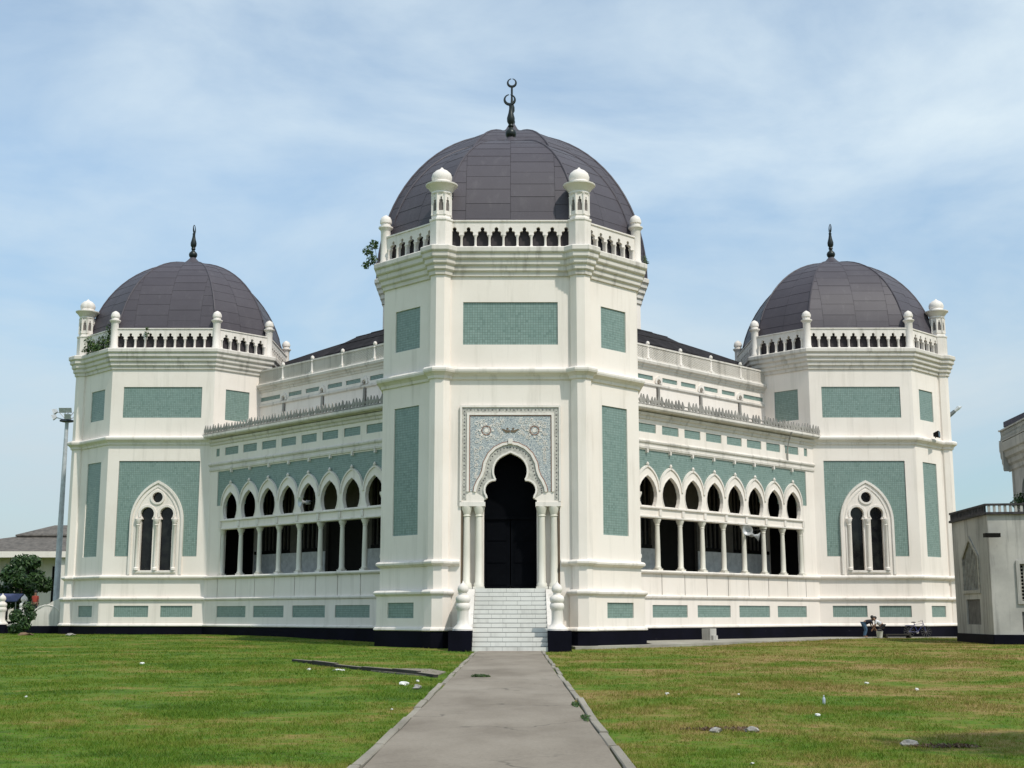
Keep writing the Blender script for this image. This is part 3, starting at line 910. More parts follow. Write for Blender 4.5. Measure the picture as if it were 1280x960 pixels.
for sg in (1, -1):
    M = rz(-45 * sg)
    P = lambda name, mb, m, parent=mosque, smooth=False: link(name, mb.mesh(name, m, smooth), parent, M if parent is mosque else None)
    B = lambda: MB(sg)
    # main wall above and beside the arcade
    holes = []
    for k in range(NB):
        c = B0 + BAY * k - .1
        holes.append(rect(c - .74, c + .74, 11.34, 11.83))
    holes.append(rect(-8.58, -8.2, 11.34, 11.83))
    outer = [(-9.4, 3.7), (E0, 3.7), (E0, 8.2), (-8.3, 8.2), (-8.3, 10.36), (8.95, 10.36), (8.95, 8.2), (E1, 8.2), (E1, 3.7), (9.4, 3.7), (9.4, 12.45), (-9.4, 12.45)]
    wall = P('wing_wall', B().plate(outer, holes, WY, WY + .4), WHITE)
    for h in holes:
        P('tile_panel', B().box(h[0][0] - .02, h[1][0] + .02, WY + .05, WY + .2, h[0][1] - .02, h[2][1] + .02), TILE, wall)
    # tile field over the arches
    bot = [(-8.32, 8.18), (E0, 8.18)]
    for k in range(NB):
        bot += list(reversed(arch_outer(B0 + BAY * k, .12)))
    bot += [(E1, 8.18), (8.97, 8.18)]
    P('tile_panel', B().plate(bot + [(8.97, 10.38), (-8.32, 10.38)], [], WY + .05, WY + .35), TILE, wall)
    for k in range(NB + 0):
        c = B0 + BAY * k
        P('bracket', B().box(c - .06, c + .06, WY - .1, WY + .06, 10.22, 10.42), TRIM, wall)
    # arches
    for k in range(NB):
        c = B0 + BAY * k
        ol = [(c - BAY / 2 + .001, 7.28), (c + BAY / 2 - .001, 7.28)] + [(min(max(x, c - BAY / 2 + .001), c + BAY / 2 - .001), z) for x, z in arch_outer(c)]
        a = P('arch', B().plate(ol, [arch_hole(c)], WY - .03, WY + .17), WHITE)
        P('arch_moulding', B().plate(arch_outer(c) + list(reversed(arch_outer(c, .08))), [], WY - .09, WY - .02), TRIM, a)
        hb = arch_hole(c)
        ho = [(c + (x - c) * 1.07, 8.05 + (z - 8.05) * 1.06) for x, z in hb]
        P('arch_rim', B().plate(ho + list(reversed(hb)), [], WY - .055, WY - .02), TRIM, a)
        P('apex_knob', B().lathe([(.05, 9.48), (.07, 9.53), (.09, 9.6), (.05, 9.67), (.01, 9.72)], 8, (c, WY - .06, 0)), TRIM, a)
    # lintel beam
    bm_ = P('lintel', B().box(E0 - .02, E1 + .02, WY - .02, WY + .38, 6.68, 7.275), WHITE)
    P('lintel_moulding', B().prism([(WY - .12, 7.2), (WY - .02, 7.17), (WY - .02, 7.29), (WY - .12, 7.27)], E0, E1), TRIM, bm_)
    P('lintel_moulding', B().prism([(WY - .08, 6.70), (WY - .02, 6.69), (WY - .02, 6.80), (WY - .08, 6.78)], E0, E1), TRIM, bm_)
    for k in range(NB + 1):
        c = E0 + BAY * k
        P('lintel_block', B().box(c - .11, c + .11, WY - .1, WY - .02, 6.81, 7.16), TRIM, bm_)
        o = link('arcade_column', gcol, mosque, M @ tr(c * sg, WY + .18, 0))
    # dado slabs under the sill, one per bay
    P('sill', B().prism([(WY - .26, 3.72), (WY - .28, 3.78), (WY - .24, 3.85), (WY + .4, 3.86), (WY + .4, 3.70), (WY - .16, 3.66)], -9.4, 9.4), TRIM)
    edges = [-9.4] + [E0 + BAY * k for k in range(NB + 1)] + [9.4]
    for a_, b_ in zip(edges, edges[1:]):
        P('dado_slab', B().box(a_ + .03, b_ - .03, WY - .08, WY + .1, 2.52, 3.69), WHITE)
    P('dado_backing', B().box(-9.4, 9.4, WY - .04, WY + .35, .5, 3.7), JOINT)
    P('ledge', B().prism([(WY - .12, 2.32), (WY - .22, 2.38), (WY - .24, 2.46), (WY - .19, 2.52), (WY, 2.53), (WY, 2.3)], -9.4, 9.4), TRIM)
    sp = [(-7.65, -4.5), (-3.7, -.6), (.25, 3.35), (4.25, 7.3)]
    pl = P('plinth_wall', B().plate(rect(-9.5, 9.5, .72, 2.35), [rect(a, b, 1.33, 2.0) for a, b in sp], WY - .13, WY - .043), WHITE)
    for a, b in sp:
        P('tile_panel', B().box(a - .02, b + .02, WY - .08, WY - .05, 1.31, 2.02), TILE, pl)
    P('base_course', B().box(-9.6, 9.6, WY - .19, WY + .2, -.3, .76), PLINTH)
    P('base_ledge', B().prism([(WY - .2, .765), (WY - .24, .80), (WY - .23, .87), (WY - .13, .93), (WY - .1, .765)], -9.6, 9.6), TRIM)
    # mouldings and gutter
    P('frieze_moulding', B().prism([(WY + .02, 10.40), (WY - .06, 10.44), (WY - .07, 10.56), (WY - .03, 10.6), (WY - .03, 10.72), (WY - .1, 10.78), (WY - .12, 10.86), (WY - .05, 10.94), (WY + .02, 10.95)], -9.4, 9.4), GRIME)
    P('frieze_moulding', B().prism([(WY + .02, 12.02), (WY - .08, 12.08), (WY - .1, 12.2), (WY - .2, 12.27), (WY - .24, 12.4), (WY + .02, 12.44)], -9.4, 9.4), GRIME)
    P('gutter', B().prism([(WY - .22, 12.5), (WY - .5, 12.53), (WY - .55, 12.6), (WY - .54, 12.73), (WY - .46, 12.73), (WY - .4, 12.66), (WY + .2, 12.66), (WY + .2, 12.46), (WY - .2, 12.46)], -9.45, 9.5), GRIME)
    n = int(18.6 / .31)
    for k in range(n):
        u = -9.3 + k * .31
        ml = tr(u * sg, WY - .43, 12.72) @ Matrix.Rotation(R(random.uniform(-7, 7)), 4, 'Y') @ Matrix.Scale(random.uniform(.88, 1.08), 4, (0, 0, 1))
        if random.random() > .04:
            link('cresting_leaf', crest_me, mosque, M @ ml)
    P('cresting_rail', B().tube([(-9.4, WY - .43, 13.0), (9.4, WY - .43, 13.0)], .035, 6), CAST)
    P('cresting_rail', B().tube([(-9.4, WY - .43, 12.80), (9.4, WY - .43, 12.80)], .045, 6), CAST)
    # gallery: floor, ceiling / roof, back wall with openings; gloom put into the inner colours
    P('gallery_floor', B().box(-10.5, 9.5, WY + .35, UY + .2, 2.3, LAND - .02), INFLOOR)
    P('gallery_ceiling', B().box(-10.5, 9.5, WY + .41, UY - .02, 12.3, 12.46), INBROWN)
    P('gallery_roof', B().box(-11.5, 10.5, WY + .3, UY + .1, 12.47, 12.68), CAST)
    doors = [(-1.6, 2.2)]
    wins = [(-9.4, -5.3), (-4.5, -2.2), (2.8, 5.2), (5.9, 8.6)]
    ops = [rect(a, b, LAND, 6.3) for a, b in doors] + [rect(a, b, 5.4, 10.6) for a, b in wins]
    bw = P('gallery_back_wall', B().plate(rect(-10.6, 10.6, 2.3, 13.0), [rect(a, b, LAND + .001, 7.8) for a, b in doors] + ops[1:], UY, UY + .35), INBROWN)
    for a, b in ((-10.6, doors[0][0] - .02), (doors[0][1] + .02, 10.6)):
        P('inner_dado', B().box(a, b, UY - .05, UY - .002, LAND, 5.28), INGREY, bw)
    for a, b in doors:
        P('door', B().box(a, b, UY + .2, UY + .28, LAND, 7.8), INDARK, bw)  # dark sheet in place of an open, unlit doorway
    for a, b in wins:
        P('window', B().box(a, b, UY + .2, UY + .28, 5.4, 10.6), GLASS, bw)
        P('window_frame', B().box(a, b, UY - .06, UY + .2, 5.3, 5.5), INDARK, bw)
        m_ = int((b - a) / .4)
        for q in range(1, m_):
            P('mullion', B().box(a + q * (b - a) / m_ - .03, a + q * (b - a) / m_ + .03, UY + .08, UY + .19, 5.5, 10.6), INBROWN, bw)
    P('door', B().box(-9.14, -9.06, WY + .5, UY - .2, LAND, 10.5), INDARK, bw)  # dark sheet standing for the tower's shaded doorway opening
    # clerestory wall above the gallery roof
    cl = [-6.42, -2.3, 1.9]
    slots = [rect(c - .16, c + .16, 13.2, 14.9) for c in cl] + [circle(c, 15.18, .17, 14) for c in cl]
    pans = [(-9.1, -6.9), (-5.95, -4.55), (-4.1, -2.68), (-1.82, -.36), (.02, 1.46), (2.36, 3.8), (4.3, 6.0)]
    hp = [rect(a, b, 15.3, 15.57) for a, b in pans]
    cw = P('clerestory_wall', B().plate(rect(-10.6, 9.0, 12.69, 16.3), slots + hp, UY - .0, UY + .3), WHITE)
    for h in hp:
        P('tile_panel', B().box(h[0][0] - .02, h[1][0] + .02, UY + .05, UY + .15, h[0][1] - .02, h[2][1] + .02), TILE, cw)
    for c in cl:
        P('vent', B().box(c - .2, c + .2, UY + .14, UY + .2, 13.1, 15.4), INDARK, cw)
        P('vent_surround', B().plate([(c - .32, 15.13), (c + .32, 15.13)] + [(c + x, z) for x, z in parch(.32, 15.2, 15.62, 8)], [circle(c, 15.18 + .06, .18, 14)], UY - .1, UY - .0), TRIM, cw)
        P('downpipe', B().tube([(c, UY - .02, 14.9), (c, UY - .05, 13.6), (c, UY - .1, 12.7)], .1, 8), CAST, cw)
    P('clerestory_band', B().prism([(UY - .06, 14.92), (UY - .1, 14.97), (UY - .1, 15.07), (UY - .04, 15.12), (UY + .02, 15.12), (UY + .02, 14.92)], -10.6, 9.0), GRIME)
    P('clerestory_cornice', B().prism([(UY + .02, 15.85), (UY - .06, 15.9), (UY - .08, 16.02), (UY - .16, 16.06), (UY - .18, 16.16), (UY - .3, 16.22), (UY - .33, 16.36), (UY - .28, 16.42), (UY + .3, 16.43), (UY + .3, 15.86)], -10.6, 9.0), GRIME)
    # lattice parapet
    lat = B()
    x = -10.6
    while x < 8.2:
        for d in (1, -1):
            a = Vector((x if d > 0 else x + .85, 0, 16.5))
            b = Vector((x + .85 if d > 0 else x, 0, 17.28))
            ax = (b - a).normalized()
            nrm = Vector((-ax.z, 0, ax.x)) * .035
            yy = UY - .14 + (.0 if d > 0 else .035)
            lat.add([(a - nrm).to_tuple(), (a + nrm).to_tuple(), (b + nrm).to_tuple(), (b - nrm).to_tuple()] + [(p + Vector((0, .03, 0))).to_tuple() for p in (a - nrm, a + nrm, b + nrm, b - nrm)],
                    [(0, 1, 2, 3), (4, 7, 6, 5), (0, 4, 5, 1), (1, 5, 6, 2), (2, 6, 7, 3), (3, 7, 4, 0)], tr(0, yy, 0))
        x += .17
    pr_ = P('parapet', B().box(-10.6, 9.0, UY - .18, UY - .04, 17.26, 17.36).box(-10.6, 9.0, UY - .2, UY - .02, 16.44, 16.52), GRIME)
    o = P('parapet_lattice', lat, GRIME, pr_)
    o['kind'] = 'stuff'
    for u in (-9.55, -6.46, -3.3, -.2, 2.95, 6.05):
        link('parapet_post', post_me, mosque, M @ tr(u * sg, UY - .12, 0))

# ------------------------------------------------------------------ hall body, hipped roof, drum and main dome
HA = 14.0
hh = HA * 0.41421
P0 = MB()
P0.ring([octo(0, 12.0, HA, hh), octo(0, 16.3, HA, hh)])
link('hall_wall', P0.mesh('hall_wall', WHITE), mosque)
rf = MB()
rl = []
for f in np.linspace(0, 1, 7):
    a = 14.1 + (8.4 - 14.1) * f
    z = 16.5 + 3.6 * math.sin(f * PI / 2) ** 1.1 - .05 * f
    rl.append(octo(0, z, a, a * .41421))
rf.ring(rl)
hall_roof = link('hall_roof', rf.mesh('hall_roof', ROOFBASE), mosque)
for ang in (-45, 0, 45):
    for i in range(6):
        f0, f1 = i / 6, (i + 1) / 6
        def pos(f):
            a = 14.1 + (8.4 - 14.1) * f
            return a, 16.5 + 3.6 * math.sin(f * PI / 2) ** 1.1 - .05 * f
        (a0, z0), (a1, z1) = pos(f0), pos(f1)
        nc = 8
        for k in range(nc):
            x0, x1 = -1 + 2 * k / nc, -1 + 2 * (k + 1) / nc
            g = .012
            vs = [(x0 * a0 * .41421 + g, -a0 - .02, z0 + .05), (x1 * a0 * .41421 - g, -a0 - .02, z0 + .05), (x1 * a1 * .41421 - g, -a1, z1 + .02), (x0 * a1 * .41421 + g, -a1, z1 + .02),
                  (x0 * a0 * .41421 + g, -a0 - .02, z0 - .0), (x1 * a0 * .41421 - g, -a0 - .02, z0 - .0)]
            if ang == 0:
                continue
            link('hall_roof_sheet', MB().add(vs, [(0, 1, 2, 3), (4, 5, 1, 0)]).mesh('hall_roof_sheet', HALLROOF, False, False), hall_roof, rz(ang))
for sx in (-1, 1):
    ar = MB()
    loops = []
    for i in range(8):
        f = i / 7
        X = 8.4 + 8.2 * f
        zr = 20.95 - 2.55 * f ** 1.15
        hw_ = min(6.4, 19.4 - X)
        loops.append([(sx * X, -hw_, 16.55), (sx * X, -hw_ * .5, (16.55 + zr) / 2 + .25), (sx * X, 0, zr), (sx * X, hw_ * .5, (16.55 + zr) / 2 + .25), (sx * X, hw_, 16.55)])
    vs = [p for lp in loops for p in lp]
    fs = [(j * 5 + i, j * 5 + i + 1, (j + 1) * 5 + i + 1, (j + 1) * 5 + i) for j in range(7) for i in range(4)]
    ar.add(vs, fs)
    link('arm_roof', ar.mesh('arm_roof', HALLROOF), hall_roof)
MA = 8.62
MH = MA * .41421
link('drum', MB().ring([octo(0, 16, MA, MH), octo(0, 23.7, MA, MH)]).mesh('drum', WHITE), mosque)
mc = MB()
prof = [(.0, 21.9), (.09, 21.95), (.1, 22.2), (.2, 22.3), (.2, 22.55), (.32, 22.65), (.32, 22.9), (.45, 23.0), (.45, 23.25), (.58, 23.35), (.58, 23.6), (.5, 23.66), (-.3, 23.7), (-.3, 21.9)]
mc.ring([octo(d, z, MA, MH) for d, z in prof], True)
link('drum_cornice', mc.mesh('drum_cornice', GRIME), mosque)
MD, MDZ, MDH = 9.0, 23.6, 11.45
md = link('dome', dome_base(MD, MD * .41421, MDZ, MDH).mesh('main_dome', ROOFBASE), mosque, None, None, 'larger dome behind, mostly hidden by the entrance tower')
ms = MB()
for gi, ang in enumerate(range(0, 360, 45)):
    for v, f in gore_sheets(ang, MD, MD * .41421, MDZ, MDH, .9, 2.3, gi % 2):
        ms.add(v, f)
link('roof_sheets', ms.mesh('roof_sheets', SHEET, True, False), md, None, 'stuff')
mr = MB()
for i in range(8):
    pts = []
    for p in np.linspace(0.0, PI / 2 * .96, 20):
        q = octo(0, MDZ + MDH * math.sin(p), MD * math.cos(p), MD * .41421 * math.cos(p))[i]
        pts.append((q[0] * 1.004, q[1] * 1.004, q[2] + .02))
    mr.tube(pts, .08, 6)
link('groin_caps', mr.mesh('groin_caps', SHEET, True), md)
link('dome_cap', MB().lathe([(2.2, 34.6), (1.3, 35.05), (.8, 35.3), (.45, 35.6), (.25, 35.95), (.12, 36.2)], 18).mesh('dome_cap', SHEET, True), md)
mf = link('finial', MB().lathe([(.2, 36.0), (.24, 36.2), (.16, 36.5), (.1, 36.8), (.2, 37.0), (.2, 37.3), (.1, 37.6), (.075, 38.0), (.075, 38.92)], 12).mesh('finial', IRON, True), md)
cr = MB()
crescent(cr, 39.15, .33, .10)
link('crescent', cr.mesh('crescent', IRON, True), md)

# ------------------------------------------------------------------ ground, path, lawn
def sstep(a, b, x):
    t = np.clip((x - a) / (b - a), 0, 1)
    return t * t * (3 - 2 * t)
_perm = rng.random((64, 64))
def vnoise(x, y):
    """smooth value noise on numpy arrays"""
    xi, yi = np.floor(x).astype(int), np.floor(y).astype(int)
    fx, fy = x - xi, y - yi
    fx, fy = fx * fx * (3 - 2 * fx), fy * fy * (3 - 2 * fy)
    g = lambda a, b: _perm[a % 64, b % 64]
    return (g(xi, yi) * (1 - fx) + g(xi + 1, yi) * fx) * (1 - fy) + (g(xi, yi + 1) * (1 - fx) + g(xi + 1, yi + 1) * fx) * fy
PX0, PX1 = -1.56, 1.12                    # path edges
def gz(x, y):
    x, y = np.asarray(x, float), np.asarray(y, float)
    z = .26 * sstep(60, 82, y) * sstep(-4, -14, x) + .08 * sstep(62, 80, y) * sstep(4, 12, x)
    off = sstep(.15, 1.3, np.maximum(PX0 - x, x - PX1))
    z = z + off * .07 * (vnoise(x * .35 + 7, y * .35 + 3) - .35) * sstep(95, 70, y)
    return z

def grass_colour(n, l):
    w = mapped(n, l, worldpos(n), (1.0, 1.0, 0.0))
    big = noise(n, l, mapped(n, l, w, (0.7, 0.8, 1.0)), 0.40, 5, 0.62, 0.6)
    mid = noise(n, l, w, 1.7, 5, 0.65)
    fine = noise(n, l, w, 13, 3, 0.6)
    add = n.new('ShaderNodeMath')
    add.operation = 'MULTIPLY_ADD'
    l.new(mid, add.inputs[0])
    add.inputs[1].default_value = 0.55
    l.new(big, add.inputs[2])
    f2 = noise(n, l, w, 5.5, 4, 0.65)
    add2 = n.new('ShaderNodeMath')
    add2.operation = 'MULTIPLY_ADD'
    l.new(f2, add2.inputs[0])
    add2.inputs[1].default_value = 0.42
    l.new(add.outputs[0], add2.inputs[2])
    half = n.new('ShaderNodeMath')
    half.operation = 'MULTIPLY'
    half.inputs[1].default_value = 0.5
    l.new(add2.outputs[0], half.inputs[0])
    sx_ = n.new('ShaderNodeSeparateXYZ')
    l.new(w, sx_.inputs[0])
    mr_ = n.new('ShaderNodeMapRange')
    mr_.inputs['From Min'].default_value = -3.0
    mr_.inputs['From Max'].default_value = 6.0
    mr_.inputs['To Min'].default_value = -0.004
    mr_.inputs['To Max'].default_value = 0.068
    l.new(sx_.outputs['X'], mr_.inputs['Value'])
    dry = n.new('ShaderNodeMath')
    dry.operation = 'ADD'
    l.new(half.outputs[0], dry.inputs[0])
    l.new(mr_.outputs[0], dry.inputs[1])
    c = ramp(n, l, dry.outputs[0], [(0.41, (0.034, 0.110, 0.006)), (0.475, (0.080, 0.175, 0.010)), (0.53, (0.140, 0.180, 0.022)), (0.58, (0.245, 0.195, 0.055)), (0.635, (0.32, 0.215, 0.092))])
    return c, fine
def ground_mat():
    m, n, l, b = mat('lawn_soil_and_turf')
    c, fine = grass_colour(n, l)
    c = mixc(n, l, ramp(n, l, fine, [(0.40, (0, 0, 0)), (0.72, (0.75,) * 3)]), c, (0.13, 0.10, 0.045))
    l.new(c, b.inputs['Base Color'])
    b.inputs['Roughness'].default_value = 0.95
    b.inputs['Specular IOR Level'].default_value = 0.1
    bump(n, l, b, fine, 0.6, 0.05)
    return m
GROUND = ground_mat()
xs = [-1500, -500, -200, -100] + list(np.arange(-60, -4, 1.5)) + list(np.arange(-4, 4.01, .5)) + list(np.arange(5.5, 60, 1.5)) + [100, 200, 500, 1500]
ys = [-150, -40] + list(np.arange(0, 110, 1.0)) + [120, 150, 250, 600, 1800]
XX, YY = np.meshgrid(xs, ys)
ZZ = gz(XX, YY)
gv = np.stack([XX, YY, ZZ], -1).reshape(-1, 3)
nx_ = len(xs)
gf = [(j * nx_ + i, j * nx_ + i + 1, (j + 1) * nx_ + i + 1, (j + 1) * nx_ + i) for j in range(len(ys) - 1) for i in range(nx_ - 1)]
gm = bpy.data.meshes.new('ground')
gm.from_pydata([tuple(p) for p in gv], [], gf)
gm.materials.append(GROUND)
gm.polygons.foreach_set('use_smooth', [True] * len(gm.polygons))
ground = link('ground', gm, None, None, 'structure')

def concrete(name, c0, c1, c2, crack=True):
    m, n, l, b = mat(name)
    w = worldpos(n)
    c = ramp(n, l, noise(n, l, mapped(n, l, w, (1, .45, 1)), .55, 6, .62), [(0.34, c0), (0.55, c1), (0.75, c2)])
    fine = noise(n, l, w, 22, 5, .75)
    c = mixc(n, l, ramp(n, l, fine, [(0.45, (0, 0, 0)), (0.75, (0.4,) * 3)]), c, tuple(v * .55 for v in c0))
    if crack:
        v = n.new('ShaderNodeTexVoronoi')
        v.feature = 'DISTANCE_TO_EDGE'
        v.inputs['Scale'].default_value = 0.42
        wob = n.new('ShaderNodeVectorMath')
        wob.operation = 'MULTIPLY_ADD'
        t = n.new('ShaderNodeTexNoise')
        t.inputs['Scale'].default_value = 1.5
        l.new(w, t.inputs['Vector'])
        l.new(t.outputs['Color'], wob.inputs[0])
        wob.inputs[1].default_value = (.9, .9, .9)
        l.new(w, wob.inputs[2])
        l.new(wob.outputs[0], v.inputs['Vector'])
        patch = noise(n, l, w, .35, 3)
        cr_ = ramp(n, l, v.outputs['Distance'], [(0.004, (.8,) * 3), (0.014, (0, 0, 0))])
        msk = mixc(n, l, 1.0, cr_, ramp(n, l, patch, [(0.50, (0, 0, 0)), (0.62, (.8, .8, .8))]), 'MULTIPLY')
        c = mixc(n, l, msk, c, (.05, .045, .035))
    l.new(c, b.inputs['Base Color'])
    b.inputs['Roughness'].default_value = .9
    b.inputs['Specular IOR Level'].default_value = .2
    bump(n, l, b, fine, .35, .01)
    return m
PATHM = concrete('worn_path_concrete', (.190, .160, .126), (.262, .226, .182), (.315, .277, .227))
KERBM = concrete('kerb_concrete', (.20, .18, .145), (.31, .28, .23), (.40, .365, .30), False)
APRON = concrete('apron_concrete', (.25, .235, .20), (.36, .34, .29), (.44, .42, .36))
DARKC = concrete('damp_dark_concrete', (.03, .028, .024), (.05, .046, .04), (.10, .09, .075), False)
STAIRY = CY - 23.55 + Y_BOT
pm = MB()
ny = 60
pys = np.linspace(-10, STAIRY + .3, ny)
for a, b in zip(pys, pys[1:]):
    k = len(pm.v)
    za, zb = .035 + .008 * math.sin(a * 1.3), .035 + .008 * math.sin(b * 1.3)
    pm.add([(PX0 + .08, a, za), (PX1 - .08, a, za), (PX1 - .08, b, zb), (PX0 + .08, b, zb)], [(0, 1, 2, 3)])
link('path', pm.mesh('path', PATHM, True, False), None, None, 'structure')
kerb = link('kerb', None, None, None, 'structure')
for side, x in ((-1, PX0), (1, PX1)):
    y = 4.0
    while y < STAIRY - .2:
        L = random.uniform(1.5, 2.2)
        y1 = min(y + L, STAIRY - .1)
        h = random.uniform(.038, .055) if side < 0 else random.uniform(.038, .062)
        dx = random.uniform(-.025, .025)
        w = .055
        b_ = .012
        m_ = MB()
        prof = [(x + dx - w, -.1), (x + dx - w, h - b_), (x + dx - w + b_, h), (x + dx + w - b_, h), (x + dx + w, h - b_), (x + dx + w, -.1)]
        ya, yb = y + .015, y1 - .015
        t_ = random.uniform(-.02, .02)
        vs = [(px, ya, pz) for px, pz in prof] + [(px + t_, yb, pz + random.uniform(-.006, .006)) for px, pz in prof]
        m_.add(vs, [(i, (i + 1) % 6, 6 + (i + 1) % 6, 6 + i) for i in range(6)] + [(5, 4, 3, 2, 1, 0), (6, 7, 8, 9, 10, 11)])
        link('kerb_stone', m_.mesh('kerb_stone', KERBM), kerb)
        y = y1

# apron of concrete along the foot of the right-hand side
ap_pts = [(2.6, 57.4), (6.4, 61.0), (13.1, 70.2), (20.5, 79.3), (25.5, 81.3), (28.0, 82.0), (28.6, 83.2), (18.5, 83.6), (10.0, 75.5), (6.5, 72.0), (6.5, 63.0), (3.4, 60.0), (2.4, 60.0)]
am = MB()
am.plate(ap_pts, [], 0, -.3, Matrix(((1, 0, 0, 0), (0, 0, 1, 0), (0, 1, 0, .13), (0, 0, 0, 1))))
link('pavement', am.mesh('pavement', APRON), None, None, 'structure')

def on_lawn(x, y):
    ok = (x < PX0 - .02) | (x > PX1 + .02)
    xr, yr = x - CX, y - CY
    d = np.abs(xr) - yr                       # in front of the wings
    ok &= (np.abs(xr) - yr > 26.2) | (y < 50)
    ok &= ~((np.abs(xr) < 6.5) & (y > 59.2))
    ok &= ~((np.abs(xr) < 3.0) & (y > 54.0))
    ok &= ~((np.abs(np.abs(xr) - 22.4) < 6.5) & (y > 82.6))
    ok &= ~((x > 2.5) & ((xr - yr) < 33.2 - .14 * (xr - 2)))
    ok &= ~((x > 23.4) & (y > 65.3) & (y < 72.6))
    ok &= ~((y > 87))
    return ok
def grass_mat():
    m, n, l, b = mat('grass_blades')
    c, fine = grass_colour(n, l)
    g = n.new('ShaderNodeNewGeometry')
    c = mixc(n, l, ramp(n, l, g.outputs['Random Per Island'], [(0, (0,) * 3), (1, (.55,) * 3)]), c, (0.21, 0.25, 0.035))
    l.new(c, b.inputs['Base Color'])
    b.inputs['Roughness'].default_value = .7
    b.inputs['Specular IOR Level'].default_value = .2
    tr_ = n.new('ShaderNodeBsdfTranslucent')
    l.new(c, tr_.inputs['Color'])
    mx = n.new('ShaderNodeMixShader')
    mx.inputs[0].default_value = .3
    out = n['Material Output']
    l.new(b.outputs[0], mx.inputs[1])
    l.new(tr_.outputs[0], mx.inputs[2])
    l.new(mx.outputs[0], out.inputs['Surface'])
    return m
GRASS = grass_mat()
pos, siz = [], []
for y0, y1, dens, hgt, wid in ((11.5, 16, 1700, .034, .009), (16, 22, 1100, .038, .011), (22, 32, 560, .042, .015), (32, 46, 250, .046, .022), (46, 87, 95, .055, .03)):
    hw_ = .42 * y1 + 1.5
    n_ = int(dens * (y1 - y0) * 2 * hw_)
    x = rng.uniform(-hw_, hw_, n_)
    y = rng.uniform(y0, y1, n_)
    # tussocks: pull blades together, thin out the dry patches
    cl_ = vnoise(x * 5.5 + 3, y * 5.5) * .6 + vnoise(x * .8, y * .55 + 9) * .55 + vnoise(x * 2.1 + 31, y * 1.7) * .3
    keep = (np.abs(x) < .40 * y + 1.0) & on_lawn(x, y) & (rng.random(n_) < np.clip((cl_ - .33) * 1.5, .05, 1))
    x, y, cl_ = x[keep], y[keep], cl_[keep]
    pos.append(np.stack([x, y, gz(x, y)], 1))
    h = hgt * (0.45 + 1.0 * rng.random(len(x))) * np.clip(cl_ * 1.2, .5, 1.5)
    siz.append(np.stack([h, wid * (.6 + .8 * rng.random(len(x)))], 1))
pos, siz = np.concatenate(pos), np.concatenate(siz)
N = len(pos)
az = rng.uniform(0, 2 * PI, N)
lean = rng.uniform(.2, 1.5, N)
la = rng.uniform(0, 2 * PI, N)
dx, dy = np.cos(az) * siz[:, 1] * .5, np.sin(az) * siz[:, 1] * .5
V = np.empty((N, 3, 3))
V[:, 0] = pos + np.stack([dx, dy, np.full(N, -.008)], 1)
V[:, 1] = pos - np.stack([dx, dy, np.full(N, .008)], 1)
V[:, 2] = pos + np.stack([np.cos(la) * lean * siz[:, 0], np.sin(la) * lean * siz[:, 0], siz[:, 0]], 1)
gme = bpy.data.meshes.new('grass')
gme.vertices.add(N * 3)
gme.vertices.foreach_set('co', V.reshape(-1))
gme.loops.add(N * 3)
gme.loops.foreach_set('vertex_index', np.arange(N * 3, dtype=np.int32))
gme.polygons.add(N)
gme.polygons.foreach_set('loop_start', np.arange(0, N * 3, 3, dtype=np.int32))
gme.polygons.foreach_set('loop_total', np.full(N, 3, dtype=np.int32))
gme.update(calc_edges=True)
gme.materials.append(GRASS)
link('grass', gme, None, None, 'stuff', 'short patchy lawn grass on both sides of the path', 'grass')

# ------------------------------------------------------------------ foliage
def leaf_mat(name, c0, c1, c2):
    m, n, l, b = mat(name)
    g = n.new('ShaderNodeNewGeometry')
    c = ramp(n, l, g.outputs['Random Per Island'], [(0, c0), (.55, c1), (1, c2)])
    l.new(c, b.inputs['Base Color'])
    b.inputs['Roughness'].default_value = .55
    t = n.new('ShaderNodeBsdfTranslucent')
    l.new(c, t.inputs['Color'])
    mx = n.new('ShaderNodeMixShader')
    mx.inputs[0].default_value = .3
    l.new(b.outputs[0], mx.inputs[1])
    l.new(t.outputs[0], mx.inputs[2])
    l.new(mx.outputs[0], n['Material Output'].inputs['Surface'])
    return m
LEAF = leaf_mat('tree_leaves', (.018, .045, .012), (.035, .085, .02), (.07, .13, .035))
LEAF2 = leaf_mat('weed_leaves', (.03, .07, .02), (.06, .12, .03), (.12, .18, .05))
BARK = plain('bark', (.09, .07, .05), .9, scale=12)
def leaves(clumps, n, size, mtl, seed=1, name='crown'):
    """clumps: [(x,y,z,rx,ry,rz)]; pointed leaf quads spread through each"""
    rr = np.random.default_rng(seed)
    w = np.array([c[3] * c[4] * c[5] for c in clumps]) ** .67
    ids = rr.choice(len(clumps), n, p=w / w.sum())
    C = np.array(clumps)[ids]
    d = rr.normal(size=(n, 3))
    d /= np.linalg.norm(d, axis=1)[:, None]
    r = rr.random(n) ** .45
    p = C[:, :3] + d * r[:, None] * C[:, 3:]
    nm = d + rr.normal(size=(n, 3)) * .7 + np.array([0, 0, .5])
    nm /= np.linalg.norm(nm, axis=1)[:, None]
    t = np.cross(nm, rr.normal(size=(n, 3)))
    t /= np.linalg.norm(t, axis=1)[:, None]
    b = np.cross(nm, t)
    s = (size * (.6 + .8 * rr.random(n)))[:, None]
    vs = np.stack([p - t * s, p + b * s * .42, p + t * s, p - b * s * .42], 1).reshape(-1, 3)
    me = bpy.data.meshes.new(name)
    me.from_pydata(vs.tolist(), [], [(4 * i, 4 * i + 1, 4 * i + 2, 4 * i + 3) for i in range(n)])
    me.materials.append(mtl)
    return me
